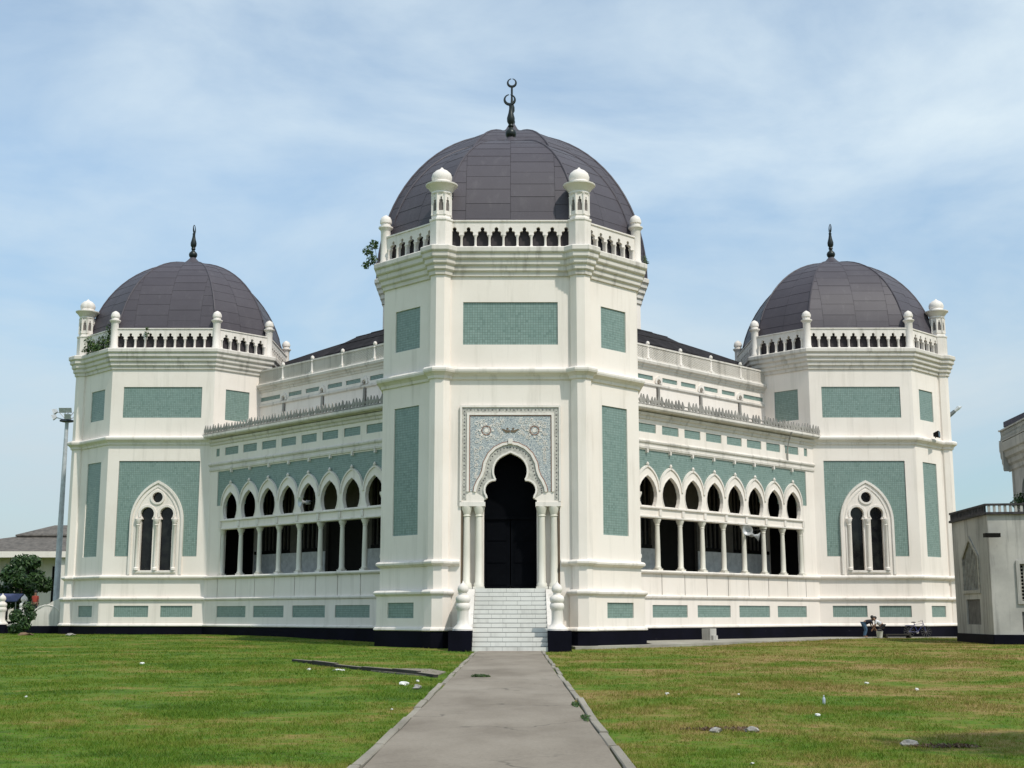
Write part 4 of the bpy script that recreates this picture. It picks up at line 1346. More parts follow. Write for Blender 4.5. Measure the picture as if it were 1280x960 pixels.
def tree(loc, h, rx, label, seed, n=5000, leaf=.16, group=None, trunk_h=None, cat='tree', name='tree'):
    rr = random.Random(seed)
    t = link(name, None, None, tr(*loc), None, label, cat, group)
    th = trunk_h or h * .35
    tk = MB().tube([(0, 0, -.1), (.05, 0, th * .5), (-.03, .05, th), (.05, 0, h * .8)], [h * .03, h * .024, h * .018, h * .006], 8)
    cl_ = []
    for k in range(16):
        a = rr.uniform(0, 2 * PI)
        q = rr.uniform(.1, .85) ** .7 * rx
        z = th + (h - th) * rr.uniform(.12, .92)
        q *= math.sin(min(1, (h - z) / (h - th) * 1.3 + .2) * PI / 2)
        e = (q * math.cos(a), q * math.sin(a), z)
        s = rx * rr.uniform(.26, .46)
        cl_.append((*e, s, s, s * .75))
        if k < 9:
            tk.tube([(0, 0, th * rr.uniform(.7, 1.1)), (e[0] * .5, e[1] * .5, (th + z) / 2), e], [h * .012, h * .008, h * .003], 6)
    link('trunk', tk.mesh('trunk', BARK, True), t)
    link('crown', leaves(cl_, n, leaf, LEAF, seed), t)
    return t
def weed(loc, cl_, n, leaf, label, seed, stems, cat='plant', name='weed', group=None, mtl=LEAF2):
    t = link(name, None, None, tr(*loc), None, label, cat, group)
    s = MB()
    for e in stems:
        s.tube([(0, 0, -.03), (e[0] * .4, e[1] * .4, e[2] * .5), e], [.02, .014, .006], 5)
    link('stem', s.mesh('stem', BARK), t)
    link('foliage', leaves(cl_, n, leaf, mtl, seed, 'foliage'), t)
    return t
tx0, ty0 = CX, CY - 23.55
weed((tx0 - 6.55, ty0 - 3.3, 18.4), [(-.25, 0, .25, .3, .3, .25), (-.45, 0, .65, .3, .3, .3), (-.15, 0, 1.0, .25, .25, .25), (-.55, .1, .0, .25, .25, .2)], 420, .085, 'leafy sapling sprouting from the left end of the entrance tower cornice', 3, [(-.45, 0, .7), (-.15, 0, 1.1), (-.5, .1, .1)])
weed((tx0 + 6.55, ty0 - 3.2, 18.4), [(.05, 0, .3, .12, .12, .25), (.15, 0, .1, .12, .12, .1)], 60, .06, 'thin dry weed on the right end of the entrance tower cornice', 4, [(.05, 0, .5), (.15, 0, .15)])
weed((CX - 22.4 - 4.9, CY - 4.95, 18.4), [(-.6, .3, .2, .4, .3, .3), (0, -.2, .3, .4, .3, .35), (.6, -.7, .5, .3, .2, .5), (1.2, -1.0, 1.2, .25, .2, .6), (1.1, -1.1, .5, .25, .2, .5), (-.3, -.1, .6, .5, .35, .4), (.4, -.6, .2, .5, .35, .3)], 800, .09, 'weeds growing through the balustrade of the left tower', 5, [(-.6, .3, .3), (0, -.2, .5), (.6, -.7, .9), (1.2, -1.0, 1.7)])
weed((CX - 22.4 - 1.15, CY - 6.45, 18.42), [(0, 0, .9, .16, .12, .22), (0, 0, 1.25, .12, .1, .12)], 110, .06, 'small yellowish plant in front of the left tower balustrade', 6, [(0, 0, 1.3)])

# bush in front of the left stairs, tree and house behind
weed((-30.35, 82.4, .2), [(0, 0, .8, .5, .45, .7), (-.5, 0, 1.2, .45, .4, .45), (.15, .1, 1.75, .4, .4, .35), (-.6, 0, .45, .4, .35, .35), (.45, 0, 1.3, .3, .3, .4)], 1500, .12, 'leafy green bush growing before the left staircase', 8, [(0, 0, 1.6), (-.7, 0, 1.4), (.3, .1, 1.9), (-.9, 0, .6)], 'bush', 'bush', None, LEAF)
tree((-38.7, 104, 0), 5.9, 2.1, 'dark green round tree in front of the grey roofed house', 21, 5200, .2)
tree((-47.5, 112, 0), 5.6, 2.6, 'low dark tree at the left edge of the picture', 22, 3600, .2)

# ------------------------------------------------------------------ house far left
HROOF = plain('old_grey_roof_tiles', (.13, .115, .10), .85, var=.25, scale=2.5)
hs = link('house', None, None, tr(-42.0, 124, 0), None, 'low white house with two tier grey hipped roof, far left', 'house')
def hip(w, d, z0, z1, rw, rd):
    m_ = MB()
    a = [(-w, -d, z0), (w, -d, z0), (w, d, z0), (-w, d, z0)]
    b = [(-rw, -rd, z1), (rw, -rd, z1), (rw, rd, z1), (-rw, rd, z1)]
    lo = [(x, y, z0 - .15) for x, y, z in a]
    return m_.ring([lo, a, b]).add(b, [(0, 1, 2, 3)]).add(lo, [(3, 2, 1, 0)])
link('wall', MB().box(-9.5, 8.5, -5, 7, 0, 6.9).mesh('wall', WHITE), hs)
r_ = link('roof', hip(12, 7.5, 7.0, 8.75, 3.0, 2.0).mesh('roof', HROOF), hs)
link('upper_roof', hip(3.9, 2.9, 8.72, 9.75, 1.2, .4).mesh('upper_roof', HROOF), r_)
link('fascia', MB().box(-12.05, 12.05, -7.56, -7.5, 6.45, 6.98).mesh('fascia', WHITE), r_)
for k in range(6):
    link('post', MB().box(-11.3 + k * 4.4, -10.95 + k * 4.4, -7.2, -6.85, 0, 6.86).mesh('post', WHITE), hs)
for k in range(4):
    w_ = link('window', MB().box(-8 + k * 4.3, -5.6 + k * 4.3, -5.06, -5.01, 1.2, 5.6).mesh('window', GLASS), hs)
    link('frame', MB().plate(rect(-8.15 + k * 4.3, -5.45 + k * 4.3, 1.05, 5.75), [rect(-8 + k * 4.3, -5.6 + k * 4.3, 1.2, 5.6)], -5.12, -5.0).mesh('frame', INDARK), w_)

# awnings of street stalls beyond the left stairs
def stall(x, y, w, h, colour, label):
    cm_ = plain('awning_' + label.split()[0], colour, .7)
    t = link('market_stall', None, None, tr(x, y, 0), None, label, 'stall', 'stalls beyond the left stairs')
    link('awning', MB().prism([(-1.2, h - .5), (-1.2, h - .42), (0, h + .1), (1.2, h - .42), (1.2, h - .5), (0, h)], -w / 2, w / 2).mesh('awning', cm_), t)
    for px in (-w / 2 + .1, w / 2 - .1):
        for py in (-1.1, 1.1):
            link('post', MB().tube([(px, py, 0), (px, py, h - .42)], .04, 6).mesh('post', CAST), t)
    link('counter', MB().box(-w / 2 + .2, w / 2 - .2, -.9, -.2, 0, 1.0).mesh('counter', INDARK), t)
stall(-39.8, 96.5, 3.4, 3.9, (.22, .035, .04), 'red awning of a street stall at the left edge')
stall(-37.0, 97.5, 1.8, 2.9, (.05, .06, .14), 'blue awning of a street stall beside the red one')

# floodlight mast
LAMPM = plain('galvanised_mast', (.50, .53, .56), .5, .1)
ft = link('floodlight_mast', None, None, tr(-32.8, 95, 0), None, 'tall grey floodlight mast behind the left tower', 'lamp post')
link('pole', MB().tube([(0, 0, 0), (0, 0, 8), (.02, 0, 15.6)], [.24, .19, .13], 12).mesh('pole', LAMPM, True), ft)
link('crown_ring', MB().lathe([(.28, 15.35), (.5, 15.4), (.5, 15.5), (.2, 15.6)], 14).mesh('crown_ring', plain('dark_steel', (.05, .06, .08), .5, .4)), ft)
for k, (dx_, dy_, dz_) in enumerate(((-.85, -.2, 15.72), (-.85, -.1, 16.15), (-.15, -.5, 16.2), (.3, -.5, 16.2), (.25, -.45, 15.75), (.75, .1, 15.8), (.75, .1, 16.2))):
    h_ = MB()
    Mh = tr(dx_, dy_, dz_) @ Matrix.Rotation(math.atan2(dy_, dx_) if k in (0, 1, 5, 6) else R(-90), 4, 'Z') @ Matrix.Rotation(R(25), 4, 'Y')
    h_.add([(-.16, -.13, -.12), (-.16, .13, -.12), (-.16, .13, .12), (-.16, -.13, .12), (.16, -.24, -.19), (.16, .24, -.19), (.16, .24, .19), (.16, -.24, .19)],
           [(0, 1, 2, 3), (4, 7, 6, 5), (0, 4, 5, 1), (1, 5, 6, 2), (2, 6, 7, 3), (3, 7, 4, 0)], Mh)
    h_.tube([(0, 0, 15.5), (dx_ * .6, dy_ * .6, dz_ - .1), (dx_, dy_, dz_)], .035, 6)
    link('floodlight', h_.mesh('floodlight', LAMPM), ft)

# street lamp whose arm shows to the right of the right tower
sl = link('street_lamp', None, None, tr(30.4, 95, 0), None, 'street lamp arm showing just right of the right tower', 'street lamp')
link('pole', MB().tube([(0, 0, 0), (0, 0, 14.5)], [.13, .08], 10).mesh('pole', LAMPM, True), sl)
link('arm', MB().tube([(0, 0, 14.4), (.7, 0, 15.3), (1.6, 0, 15.95)], [.05, .045, .04], 8).mesh('arm', LAMPM, True), sl)
link('lamp_head', MB().tube([(1.25, 0, 15.7), (1.8, 0, 16.15)], [.15, .13], 8).mesh('lamp_head', plain('lamp_grey', (.12, .14, .14), .5)), sl)
link('lamp_glass', MB().tube([(1.78, 0, 16.13), (2.1, 0, 16.42), (2.32, 0, 16.5)], [.10, .15, .05], 8).mesh('lamp_glass', plain('lamp_lens', (.62, .66, .68), .15)), sl)

# ------------------------------------------------------------------ minaret base building on the right
AK = .857                                # size of the annex against its first survey figures
mb_ = link('minaret_base', None, None, tr(0, 0, .214) @ Matrix.Scale(AK, 4), None, 'grey weathered annex with pointed grille window right of the mosque', 'building')
DARKSTONE = plain('blackened_parapet_stone', (.045, .04, .042), .85, var=.3)
GRILLE = plain('grey_grille_bars', (.36, .34, .30), .7, var=.2)
PANELD = plain('dark_grey_panel', (.11, .105, .10), .7, var=.25)
A0, A1, A2, A3, A4 = (27.95, 84.3), (27.62, 77.0), (31.4, 76.3), (35.0, 76.8), (36.0, 84.5)
def wall_frame(p, q):
    d = Vector((q[0] - p[0], q[1] - p[1], 0))
    L = d.length
    ax = d / L
    return Matrix(((ax.x, -ax.y, 0, p[0]), (ax.y, ax.x, 0, p[1]), (0, 0, 1, 0), (0, 0, 0, 1))), L
def pointed(c, hw, z0, zs, za):
    return [(c - hw, z0), (c + hw, z0), (c + hw, zs), (c, za), (c - hw, zs)]
TOPZ = 7.25
# left face (A0 -> A1), with pointed grille and dark panel
Mw, L = wall_frame(A0, A1)
wl_ = link('wall', MB().plate(rect(0, L, 0, TOPZ), [pointed(3.6, 1.55, 2.9, 4.9, 6.0), rect(2.2, 5.0, .9, 2.4)], 0, .5).mesh('wall', GREYWALL), mb_, Mw)
g_ = link('grille', MB().box(1.9, 5.3, .14, .2, 2.8, 6.1).mesh('grille', INDARK), wl_)
for k in range(11):
    x = 2.05 + .3 * k
    zt = min(4.9 + 1.1 * (1 - abs(x + .05 - 3.6) / 1.55), 6.0)
    link('bar', MB().box(x, x + .09, .02, .08, 2.9, zt).mesh('bar', GRILLE), wl_)
link('grille_frame', MB().plate(pointed(3.6, 1.72, 2.75, 4.95, 6.2), [pointed(3.6, 1.5, 2.95, 4.88, 5.95)], -.08, .06).mesh('grille_frame', GRILLE), wl_)
link('panel', MB().box(2.15, 5.05, .1, .2, .85, 2.45).mesh('panel', PANELD), wl_)
# facing walls
Mw2, L2 = wall_frame(A1, A2)
w2_ = link('wall', MB().plate(rect(0, L2, 0, TOPZ), [rect(1.6, 3.3, 2.25, 4.4), rect(1.6, 3.3, .5, 1.65)], 0, .5).mesh('wall', GREYWALL), mb_, Mw2)
Mw3, L3 = wall_frame(A2, A3)
link('wall', MB().plate(rect(0, L3, 0, TOPZ), [], 0, .5).mesh('wall', GREYWALL), mb_, Mw3)
gr_ = MB()
for k in range(9):
    gr_.box(1.62 + .2 * k, 1.68 + .2 * k, .08, .14, 2.25, 4.4)
for k in range(11):
    gr_.box(1.6, 3.3, .14, .18, 2.3 + .2 * k, 2.36 + .2 * k)
link('grille_lattice', gr_.mesh('grille_lattice', GRILLE), w2_, None, 'stuff')
link('grille', MB().box(1.55, 3.35, .34, .4, 2.2, 4.45).mesh('grille', INDARK), w2_)
link('grille_frame', MB().plate(rect(1.42, 3.48, 2.08, 4.58), [rect(1.62, 3.28, 2.27, 4.38)], -.1, .05).mesh('grille_frame', GREYWALL), w2_)
link('panel', MB().box(1.55, 3.35, .1, .2, .45, 1.7).mesh('panel', PANELD), w2_)
Mw4, L4 = wall_frame(A3, A4)
link('wall', MB().plate(rect(0, L4, 0, TOPZ), [], 0, .5).mesh('wall', GREYWALL), mb_, Mw4)
Mw5, L5 = wall_frame(A4, A0)
link('wall', MB().plate(rect(0, L5, 0, TOPZ), [], 0, .5).mesh('wall', GREYWALL), mb_, Mw5)
link('roof_slab', MB().add([(*p, TOPZ - .05) for p in (A0, A1, A2, A3, A4)], [(0, 1, 2, 3, 4)]).mesh('roof_slab', DARKSTONE), mb_)
for p, q in ((A0, A1), (A1, A2), (A2, A3), (A3, A4)):
    Mf, L = wall_frame(p, q)
    par = link('parapet', MB().box(-.08, L + .08, -.16, .1, TOPZ + .0, TOPZ + .14).box(-.08, L + .08, -.12, .06, TOPZ + .52, TOPZ + .64).mesh('parapet', DARKSTONE), mb_, Mf)
    n = int(L / .3)
    bal = MB()
    for k in range(n):
        bal.box(.06 + k * .3, .2 + k * .3, -.09, .03, TOPZ + .14, TOPZ + .52)
    link('parapet_bars', bal.mesh('parapet_bars', GREYWALL if p != A0 else DARKSTONE), par, None, 'stuff')
    link('base_band', MB().box(-.02, L + .02, -.06, .1, -.2, .35).mesh('base_band', PLINTH), mb_, Mf)
# upper storey
U0, U1, U2, U3 = (31.75, 83.6), (31.2, 78.2), (35.2, 77.8), (35.8, 83.9)
CORNP = [(.0, 10.5), (.08, 10.6), (.1, 10.85), (.22, 11.0), (.24, 11.25), (.38, 11.4), (.4, 11.7), (.5, 11.8), (.5, 12.35), (.4, 12.42), (0, 12.42)]
for p, q in ((U0, U1), (U1, U2), (U2, U3), (U3, U0)):
    Mf, L = wall_frame(p, q)
    hole = [[(L / 2 - .9, 7.5), (L / 2 + .9, 7.5)] + [(L / 2 + x, z) for x, z in parch(.9, 8.8, 9.9, 8)]] if p in (U0, U1) else []
    if p == U0:
        hole = [[(2.0, 7.5), (3.8, 7.5)] + [(2.9 + x, z) for x, z in parch(.9, 8.8, 9.9, 8)]]
    uw = link('wall', MB().plate(rect(0, L, 7.2, 12.4), hole, 0, .4).mesh('wall', GREYWALL), mb_, Mf)
    if hole:
        link('window', MB().box(hole[0][0][0] - .1, hole[0][1][0] + .1, .3, .36, 7.4, 10).mesh('window', GLASS), uw)
    link('cornice', MB().prism([(-d, z) for d, z in CORNP], -.5, L + .5).mesh('cornice', GREYWALL), mb_, Mf)
    cp = link('parapet', MB().box(-.5, L + .5, -.5, -.36, 12.42, 12.5).box(-.5, L + .5, -.5, -.36, 13.1, 13.2).mesh('parapet', GREYWALL), mb_, Mf)
    la = MB()
    x = -.4
    while x < L + .2:
        for d in (1, -1):
            la.tube([(x if d > 0 else x + .3, -.44, 12.5), (x + .3 if d > 0 else x, -.42, 13.1)], .04, 4)
        x += .3
    link('parapet_lattice', la.mesh('parapet_lattice', GREYWALL), cp, None, 'stuff')
link('roof', MB().ring([[(31.6, 84.1, 13.4), (31.2, 77.6, 13.4), (35.7, 77.3, 13.4), (36.2, 84.3, 13.4)], [(31.6, 84.1, 13.75), (31.2, 77.6, 13.75), (35.7, 77.3, 13.75), (36.2, 84.3, 13.75)], [(32.2, 83.0, 13.9), (31.9, 78.6, 13.9), (35.0, 78.4, 13.9), (35.4, 83.2, 13.9)]])
     .add([(31.6, 84.1, 13.4), (31.2, 77.6, 13.4), (35.7, 77.3, 13.4), (36.2, 84.3, 13.4)], [(3, 2, 1, 0)]).mesh('roof', plain('navy_roof', (.02, .022, .06), .6)), mb_)
link('roof_drum', MB().box(31.8, 35.2, 78.6, 83.0, 12.3, 13.45).mesh('roof_drum', DARKSTONE), mb_)
weed((31.0 * AK, 81.0 * AK, (TOPZ - .05) * AK + .214), [(-.1, -.2, .9, .35, .3, .35), (.2, .2, 1.2, .3, .3, .3)], 260, .09, 'small plant growing on the roof of the grey annex', 31, [(-.1, -.2, 1.0), (.2, .2, 1.3)])
# wall lamp at the corner of the annex
wlm = link('wall_lamp', None, None, tr(27.62 * AK, 77.0 * AK, 6.0 * AK + .214), None, 'dark lamp on the corner of the grey annex', 'lamp')
link('arm', MB().tube([(.08, .1, .05), (-.1, -.3, .05), (-.1, -.7, .0)], .05, 6).mesh('arm', INDARK), wlm)
link('lamp_head', MB().box(-.45, .3, -.9, -.55, -.1, .1).mesh('lamp_head', INDARK), wlm)

# ------------------------------------------------------------------ things fixed to the mosque
HORN = plain('pale_horn_metal', (.55, .56, .57), .4, .2)
def horn(M, label):
    t = link('loudspeaker', None, None, M, None, label, 'loudspeaker', 'horn loudspeakers on the wings')
    link('horn', MB().lathe([(.06, 0), (.08, .12), (.14, .24), (.26, .36), (.30, .38), (.27, .375), (.12, .25), (.05, .13)], 16, M=Matrix.Rotation(R(90), 4, 'X')).mesh('horn', HORN, True), t)
    link('driver', MB().lathe([(.03, -.26), (.12, -.24), (.13, -.02), (.06, .02)], 12, M=Matrix.Rotation(R(90), 4, 'X')).mesh('driver', plain('driver_grey', (.3, .3, .3), .5), True), t)
    link('bracket', MB().tube([(0, .1, 0), (.45, .3, .05), (1.1, .62, .08)], .03, 6).mesh('bracket', INDARK), t)
WL = tr(CX, CY, 0) @ rz(-45)
WR = tr(CX, CY, 0) @ rz(45)
horn(WL @ tr(B0 + BAY * 4 + .02, WY - .18, 7.85) @ rz(-12), 'pale horn loudspeaker in an arch of the left wing')
horn(WR @ tr(-(B0 + BAY * 3 - .95) , WY - .2, 6.35) @ rz(-60), 'upper pale horn loudspeaker between columns of the right wing')
horn(WR @ tr(-(B0 + BAY * 3 - 1.35), WY - .25, 6.1) @ rz(35) @ Matrix.Rotation(R(15), 4, 'X'), 'lower pale horn loudspeaker between columns of the right wing')
def flood(M, label, dark=True, s=1.0):
    t = link('floodlight', None, None, M, None, label, 'floodlight', 'small floodlights on the ledges')
    hm = INDARK if dark else LAMPM
    link('housing', MB().add([(-.16 * s, .0, .08 * s), (.16 * s, .0, .08 * s), (.16 * s, 0, .3 * s), (-.16 * s, 0, .3 * s), (-.3 * s, -.34 * s, .0), (.3 * s, -.34 * s, .0), (.3 * s, -.34 * s, .42 * s), (-.3 * s, -.34 * s, .42 * s)],
         [(0, 1, 2, 3), (4, 7, 6, 5), (0, 4, 5, 1), (1, 5, 6, 2), (2, 6, 7, 3), (3, 7, 4, 0)]).mesh('housing', hm), t)
    link('lens', MB().box(-.26 * s, .26 * s, -.36 * s, -.345 * s, .04 * s, .38 * s).mesh('lens', GLASS if dark else HORN), t)
    link('stand', MB().tube([(0, -.1, -.02), (0, -.1, .2 * s)], .03, 6).mesh('stand', hm), t)
flood(tr(CX + 22.4 + 4.85, CY - 5.15, 12.72) @ rz(60), 'black floodlight on the string course of the right tower')
for sg, us in ((1, (-5.6, -1.55)), (-1, (1.2, -5.2))):
    for u in us:
        flood((WL if sg > 0 else WR) @ tr(u * sg, WY - .3, 12.75) @ rz(180), 'small floodlight among the cresting of the %s wing, %s end' % ('left' if sg > 0 else 'right', 'tower' if u < -5 else 'middle'), u < -5, .9)
# downpipe stain / rain pipe on the right wing
link('drainpipe', MB().tube([tuple(WR @ Vector((6.0, WY - .6, 12.6))), tuple(WR @ Vector((6.15, WY - .3, 12.2))), tuple(WR @ Vector((6.2, WY - .1, 11.6))), tuple(WR @ Vector((6.2, WY - .1, 10.9)))], .05, 8).mesh('drainpipe', CAST), None, None, None, 'grey drainpipe bending under the gutter of the right wing', 'pipe')

# ------------------------------------------------------------------ people beside the right tower
def skin_obj(name, joints, edges, mtl, parent, sub=2):
    me = bpy.data.meshes.new(name)
    me.from_pydata([j[:3] for j in joints], edges, [])
    o = link(name, me, parent)
    sk_ = o.modifiers.new('skin', 'SKIN')
    for i, j in enumerate(joints):
        d = me.skin_vertices[0].data[i]
        d.radius = (j[3], j[4] if len(j) > 4 else j[3])
        d.use_root = (i == 0)
    sb = o.modifiers.new('sub', 'SUBSURF')
    sb.levels = sb.render_levels = sub
    me.materials.append(mtl)
    return o
SKINM = plain('skin', (.24, .13, .08), .6, var=.05)
HAIRM = plain('black_hair', (.01, .009, .008), .6)
def bent_person(M, label, shirt, trousers, lean, knee, seed):
    """figure facing +x, bent forward at the hips; lean = torso angle from upright"""
    t = link('person', None, None, M, None, label, 'person')
    hz_ = .88 - knee * .28
    la_ = R(lean)
    hip = Vector((-.05 - knee * .12, 0, hz_))
    tor = Vector((math.sin(la_), 0, math.cos(la_)))
    chest, neck = hip + tor * .34, hip + tor * .52
    head = neck + Vector((math.sin(la_ * .75), 0, math.cos(la_ * .75))) * .2
    J, Ed = [(*hip, .13, .15)], []
    def add(p, r, frm):
        J.append((*p, *(r if isinstance(r, tuple) else (r, r))))
        Ed.append((frm, len(J) - 1))
        return len(J) - 1
    c = add(chest, (.12, .16), 0)
    n = add(neck, .065, c)
    h0 = add(neck + (head - neck) * .55, .075, n)
    h1 = add(head + (head - neck) * .25, .088, h0)
    legs, arms = [], []
    for s in (-1, 1):
        hp = hip + Vector((0, s * .1, -.05))
        kn = Vector((.04 + knee * .26, s * .12, hz_ * .54))
        an = Vector((-.06, s * .12, .09))
        toe = Vector((.12, s * .13, .04))
        a = add(hp, .095, 0)
        b = add(kn, .062, a)
        d = add(an, .043, b)
        e = add(toe, .04, d)
        legs.append((hp, kn, an))
        sh = chest + tor * .1 + Vector((0, s * .19, 0))
        el = sh + Vector((.08, s * .05, -.27))
        wr = el + Vector((.14, -s * .05, -.2))
        a = add(sh, .055, c)
        b = add(el, .04, a)
        d = add(wr, .03, b)
        hd = add(wr + Vector((.05, 0, -.07)), .035, d)
        for q in range(4):
            add(wr + Vector((.07 + .01 * q, (q - 1.5) * .02, -.14)), .01, hd)
        add(wr + Vector((.10, -s * .05, -.07)), .011, hd)
        arms.append((sh, el, wr))
    skin_obj('body', J, Ed, SKINM, t)
    Jt, Et = [(*(hip + tor * .06), .15, .17)], []
    for hp, kn, an in legs:
        b = len(Jt)
        Jt += [(*hp, .11, .11), (*kn, .08, .08), (*an, .065, .065)]
        Et += [(0, b), (b, b + 1), (b + 1, b + 2)]
    skin_obj('trousers', Jt, Et, trousers, t)
    Js, Es = [(*(hip + tor * .04), .15, .18), (*chest, .145, .19), (*(neck - tor * .03), .085, .085)], [(0, 1), (1, 2)]
    for sh, el, wr in arms:
        b = len(Js)
        Js += [(*sh, .07, .07), (*(sh + (el - sh) * .8), .055, .055)]
        Es += [(1, b), (b, b + 1)]
    skin_obj('shirt', Js, Es, shirt, t)
    hd_ = (head - neck).normalized()
    link('hair', MB().lathe([(.01, .13), (.06, .115), (.1, .06), (.108, 0), (.1, -.05)], 14).mesh('hair', HAIRM, True), t, tr(*(head + hd_ * .03)) @ Matrix.Rotation(la_ * .55, 4, 'Y'))
    # face: nose and eyes on the front of the head
    fwd = Vector((math.cos(la_ * .75), 0, -math.sin(la_ * .75)))
    link('nose', MB().lathe([(.02, -.02), (.012, .03)], 6).mesh('nose', SKINM), t, tr(*(head + fwd * .09)))
    for s in (-1, 1):
        link('eye', MB().lathe([(.004, -.012), (.014, 0), (.004, .012)], 8).mesh('eye', HAIRM), t, tr(*(head + fwd * .083 + Vector((0, s * .035, 0)) + hd_ * .03)))
    return t
SHIRTD = plain('dark_shirt_cloth', (.02, .02, .03), .9)
SHIRTW = plain('white_shirt_cloth', (.75, .75, .78), .9)
JEANS = plain('blue_jeans', (.06, .12, .2), .9)
DARKT = plain('dark_trousers_cloth', (.02, .02, .025), .9)
SHIRTR = plain('red_shirt_cloth', (.35, .05, .03), .9)
bent_person(tr(21.05, 80.3, .13) @ rz(0), 'person in dark shirt and blue jeans bending over by the plinth', SHIRTD, JEANS, 72, .1, 1)
bent_person(tr(21.95, 80.1, .13) @ rz(170), 'person in white shirt and dark trousers stooping beside a pale bucket', SHIRTW, DARKT, 55, .55, 2)
bk = link('bucket', None, None, tr(21.72, 79.55, .13), None, 'pale grey bucket on the ground before two stooping people', 'bucket')
link('pail', MB().lathe([(.15, 0), (.2, .36), (.215, .38), (.19, .38), (.14, .03)], 18).mesh('pail', plain('pale_plastic', (.6, .6, .57), .5), True), bk)
link('handle', MB().tube([(.2 * math.cos(a), 0, .36 + .12 * math.sin(a)) for a in np.linspace(0, PI, 10)], .008, 5).mesh('handle', CAST), bk)

# bicycle leaning on the plinth
BTYRE = plain('bicycle_tyre', (.012, .012, .012), .8)
BFR = plain('navy_bicycle_frame', (.03, .035, .16), .35)
bc = link('bicycle', None, None, tr(24.75, 82.05, .13) @ Matrix.Rotation(R(-8), 4, 'X'), None, 'dark bicycle with blue frame leaning against the plinth of right tower', 'bicycle')
for wx in (-.52, .52):
    ring_ = [(wx + .32 * math.cos(a), 0, .33 + .32 * math.sin(a)) for a in np.linspace(0, 2 * PI, 25)]
    w_ = link('wheel', MB().tube(ring_, .022, 6).mesh('wheel', BTYRE, True), bc)
    sp_ = MB()
    for k in range(12):
        a = 2 * PI * k / 12
        sp_.tube([(wx, 0, .33), (wx + .31 * math.cos(a), 0, .33 + .31 * math.sin(a))], .004, 4)
    link('spokes', sp_.mesh('spokes', CAST), w_)
fr_ = MB()
for a, b in (((-.52, 0, .33), (0, 0, .3)), ((-.52, 0, .33), (-.15, 0, .78)), ((0, 0, .3), (-.18, 0, .86)), ((0, 0, .3), (.38, 0, .78)), ((-.15, 0, .78), (.38, 0, .82)), ((.52, 0, .33), (.36, 0, .95))):
    fr_.tube([a, b], .018, 6)
link('frame', fr_.mesh('frame', BFR, True), bc)
link('handlebar', MB().tube([(.16, -.27, .98), (.3, -.2, 1.0), (.36, 0, .95), (.3, .2, 1.0), (.16, .27, .98)], .014, 6).mesh('handlebar', CAST), bc)
link('saddle', MB().lathe([(.02, -.03), (.09, -.02), (.1, .01), (.05, .03)], 10, sx=1.5).mesh('saddle', BTYRE, True), bc, tr(-.2, 0, .9))
link('carrier', MB().box(-.72, -.25, -.08, .08, .68, .71).mesh('carrier', BFR), bc)
link('chainring', MB().lathe([(.09, -.01), (.09, .01)], 14, M=Matrix.Rotation(R(90), 4, 'X')).mesh('chainring', CAST), bc, tr(0, .03, .3))

# person in red behind the left stairs
def standing(M, label, shirt, trousers):
    t = link('person', None, None, M, None, label, 'person')
    J = [(0, 0, .92, .12, .15), (0, 0, 1.25, .12, .17), (0, 0, 1.47, .06, .06), (0, 0, 1.56, .075, .075), (0, 0, 1.68, .085, .085)]
    Ed = [(0, 1), (1, 2), (2, 3), (3, 4)]
    Jt, Et = [(0, 0, .96, .15, .17)], []
    Js, Es = [(0, 0, .95, .14, .17), (0, 0, 1.28, .14, .19), (0, 0, 1.44, .08, .08)], [(0, 1), (1, 2)]
    for s in (-1, 1):
        b = len(J)
        J += [(0, s * .1, .86, .09, .09), (.02, s * .11, .48, .06, .06), (0, s * .11, .09, .043, .043), (.14, s * .12, .04, .04, .04)]
        Ed += [(0, b), (b, b + 1), (b + 1, b + 2), (b + 2, b + 3)]
        c = len(J)
        J += [(0, s * .2, 1.38, .055, .055), (-.02, s * .25, 1.1, .04, .04), (.06, s * .24, .86, .03, .03), (.09, s * .24, .76, .03, .03)]
        Ed += [(1, c), (c, c + 1), (c + 1, c + 2), (c + 2, c + 3)]
        b = len(Jt)
        Jt += [(0, s * .1, .84, .105, .105), (.02, s * .11, .48, .08, .08), (0, s * .11, .12, .07, .07)]
        Et += [(0, b), (b, b + 1), (b + 1, b + 2)]
        b = len(Js)
        Js += [(0, s * .2, 1.38, .075, .075), (-.01, s * .235, 1.18, .06, .06)]
        Es += [(1, b), (b, b + 1)]
    skin_obj('body', J, Ed, SKINM, t)
    skin_obj('trousers', Jt, Et, trousers, t)
    skin_obj('shirt', Js, Es, shirt, t)
    link('hair', MB().lathe([(.01, .13), (.06, .115), (.1, .06), (.108, 0), (.1, -.05)], 14).mesh('hair', HAIRM, True), t, tr(-.01, 0, 1.72))
standing(tr(CX - 22.4 - 9.6, CY, LAND - RISE * 7 - .02) @ rz(-110), 'person in a red shirt on the left staircase', SHIRTR, DARKT)

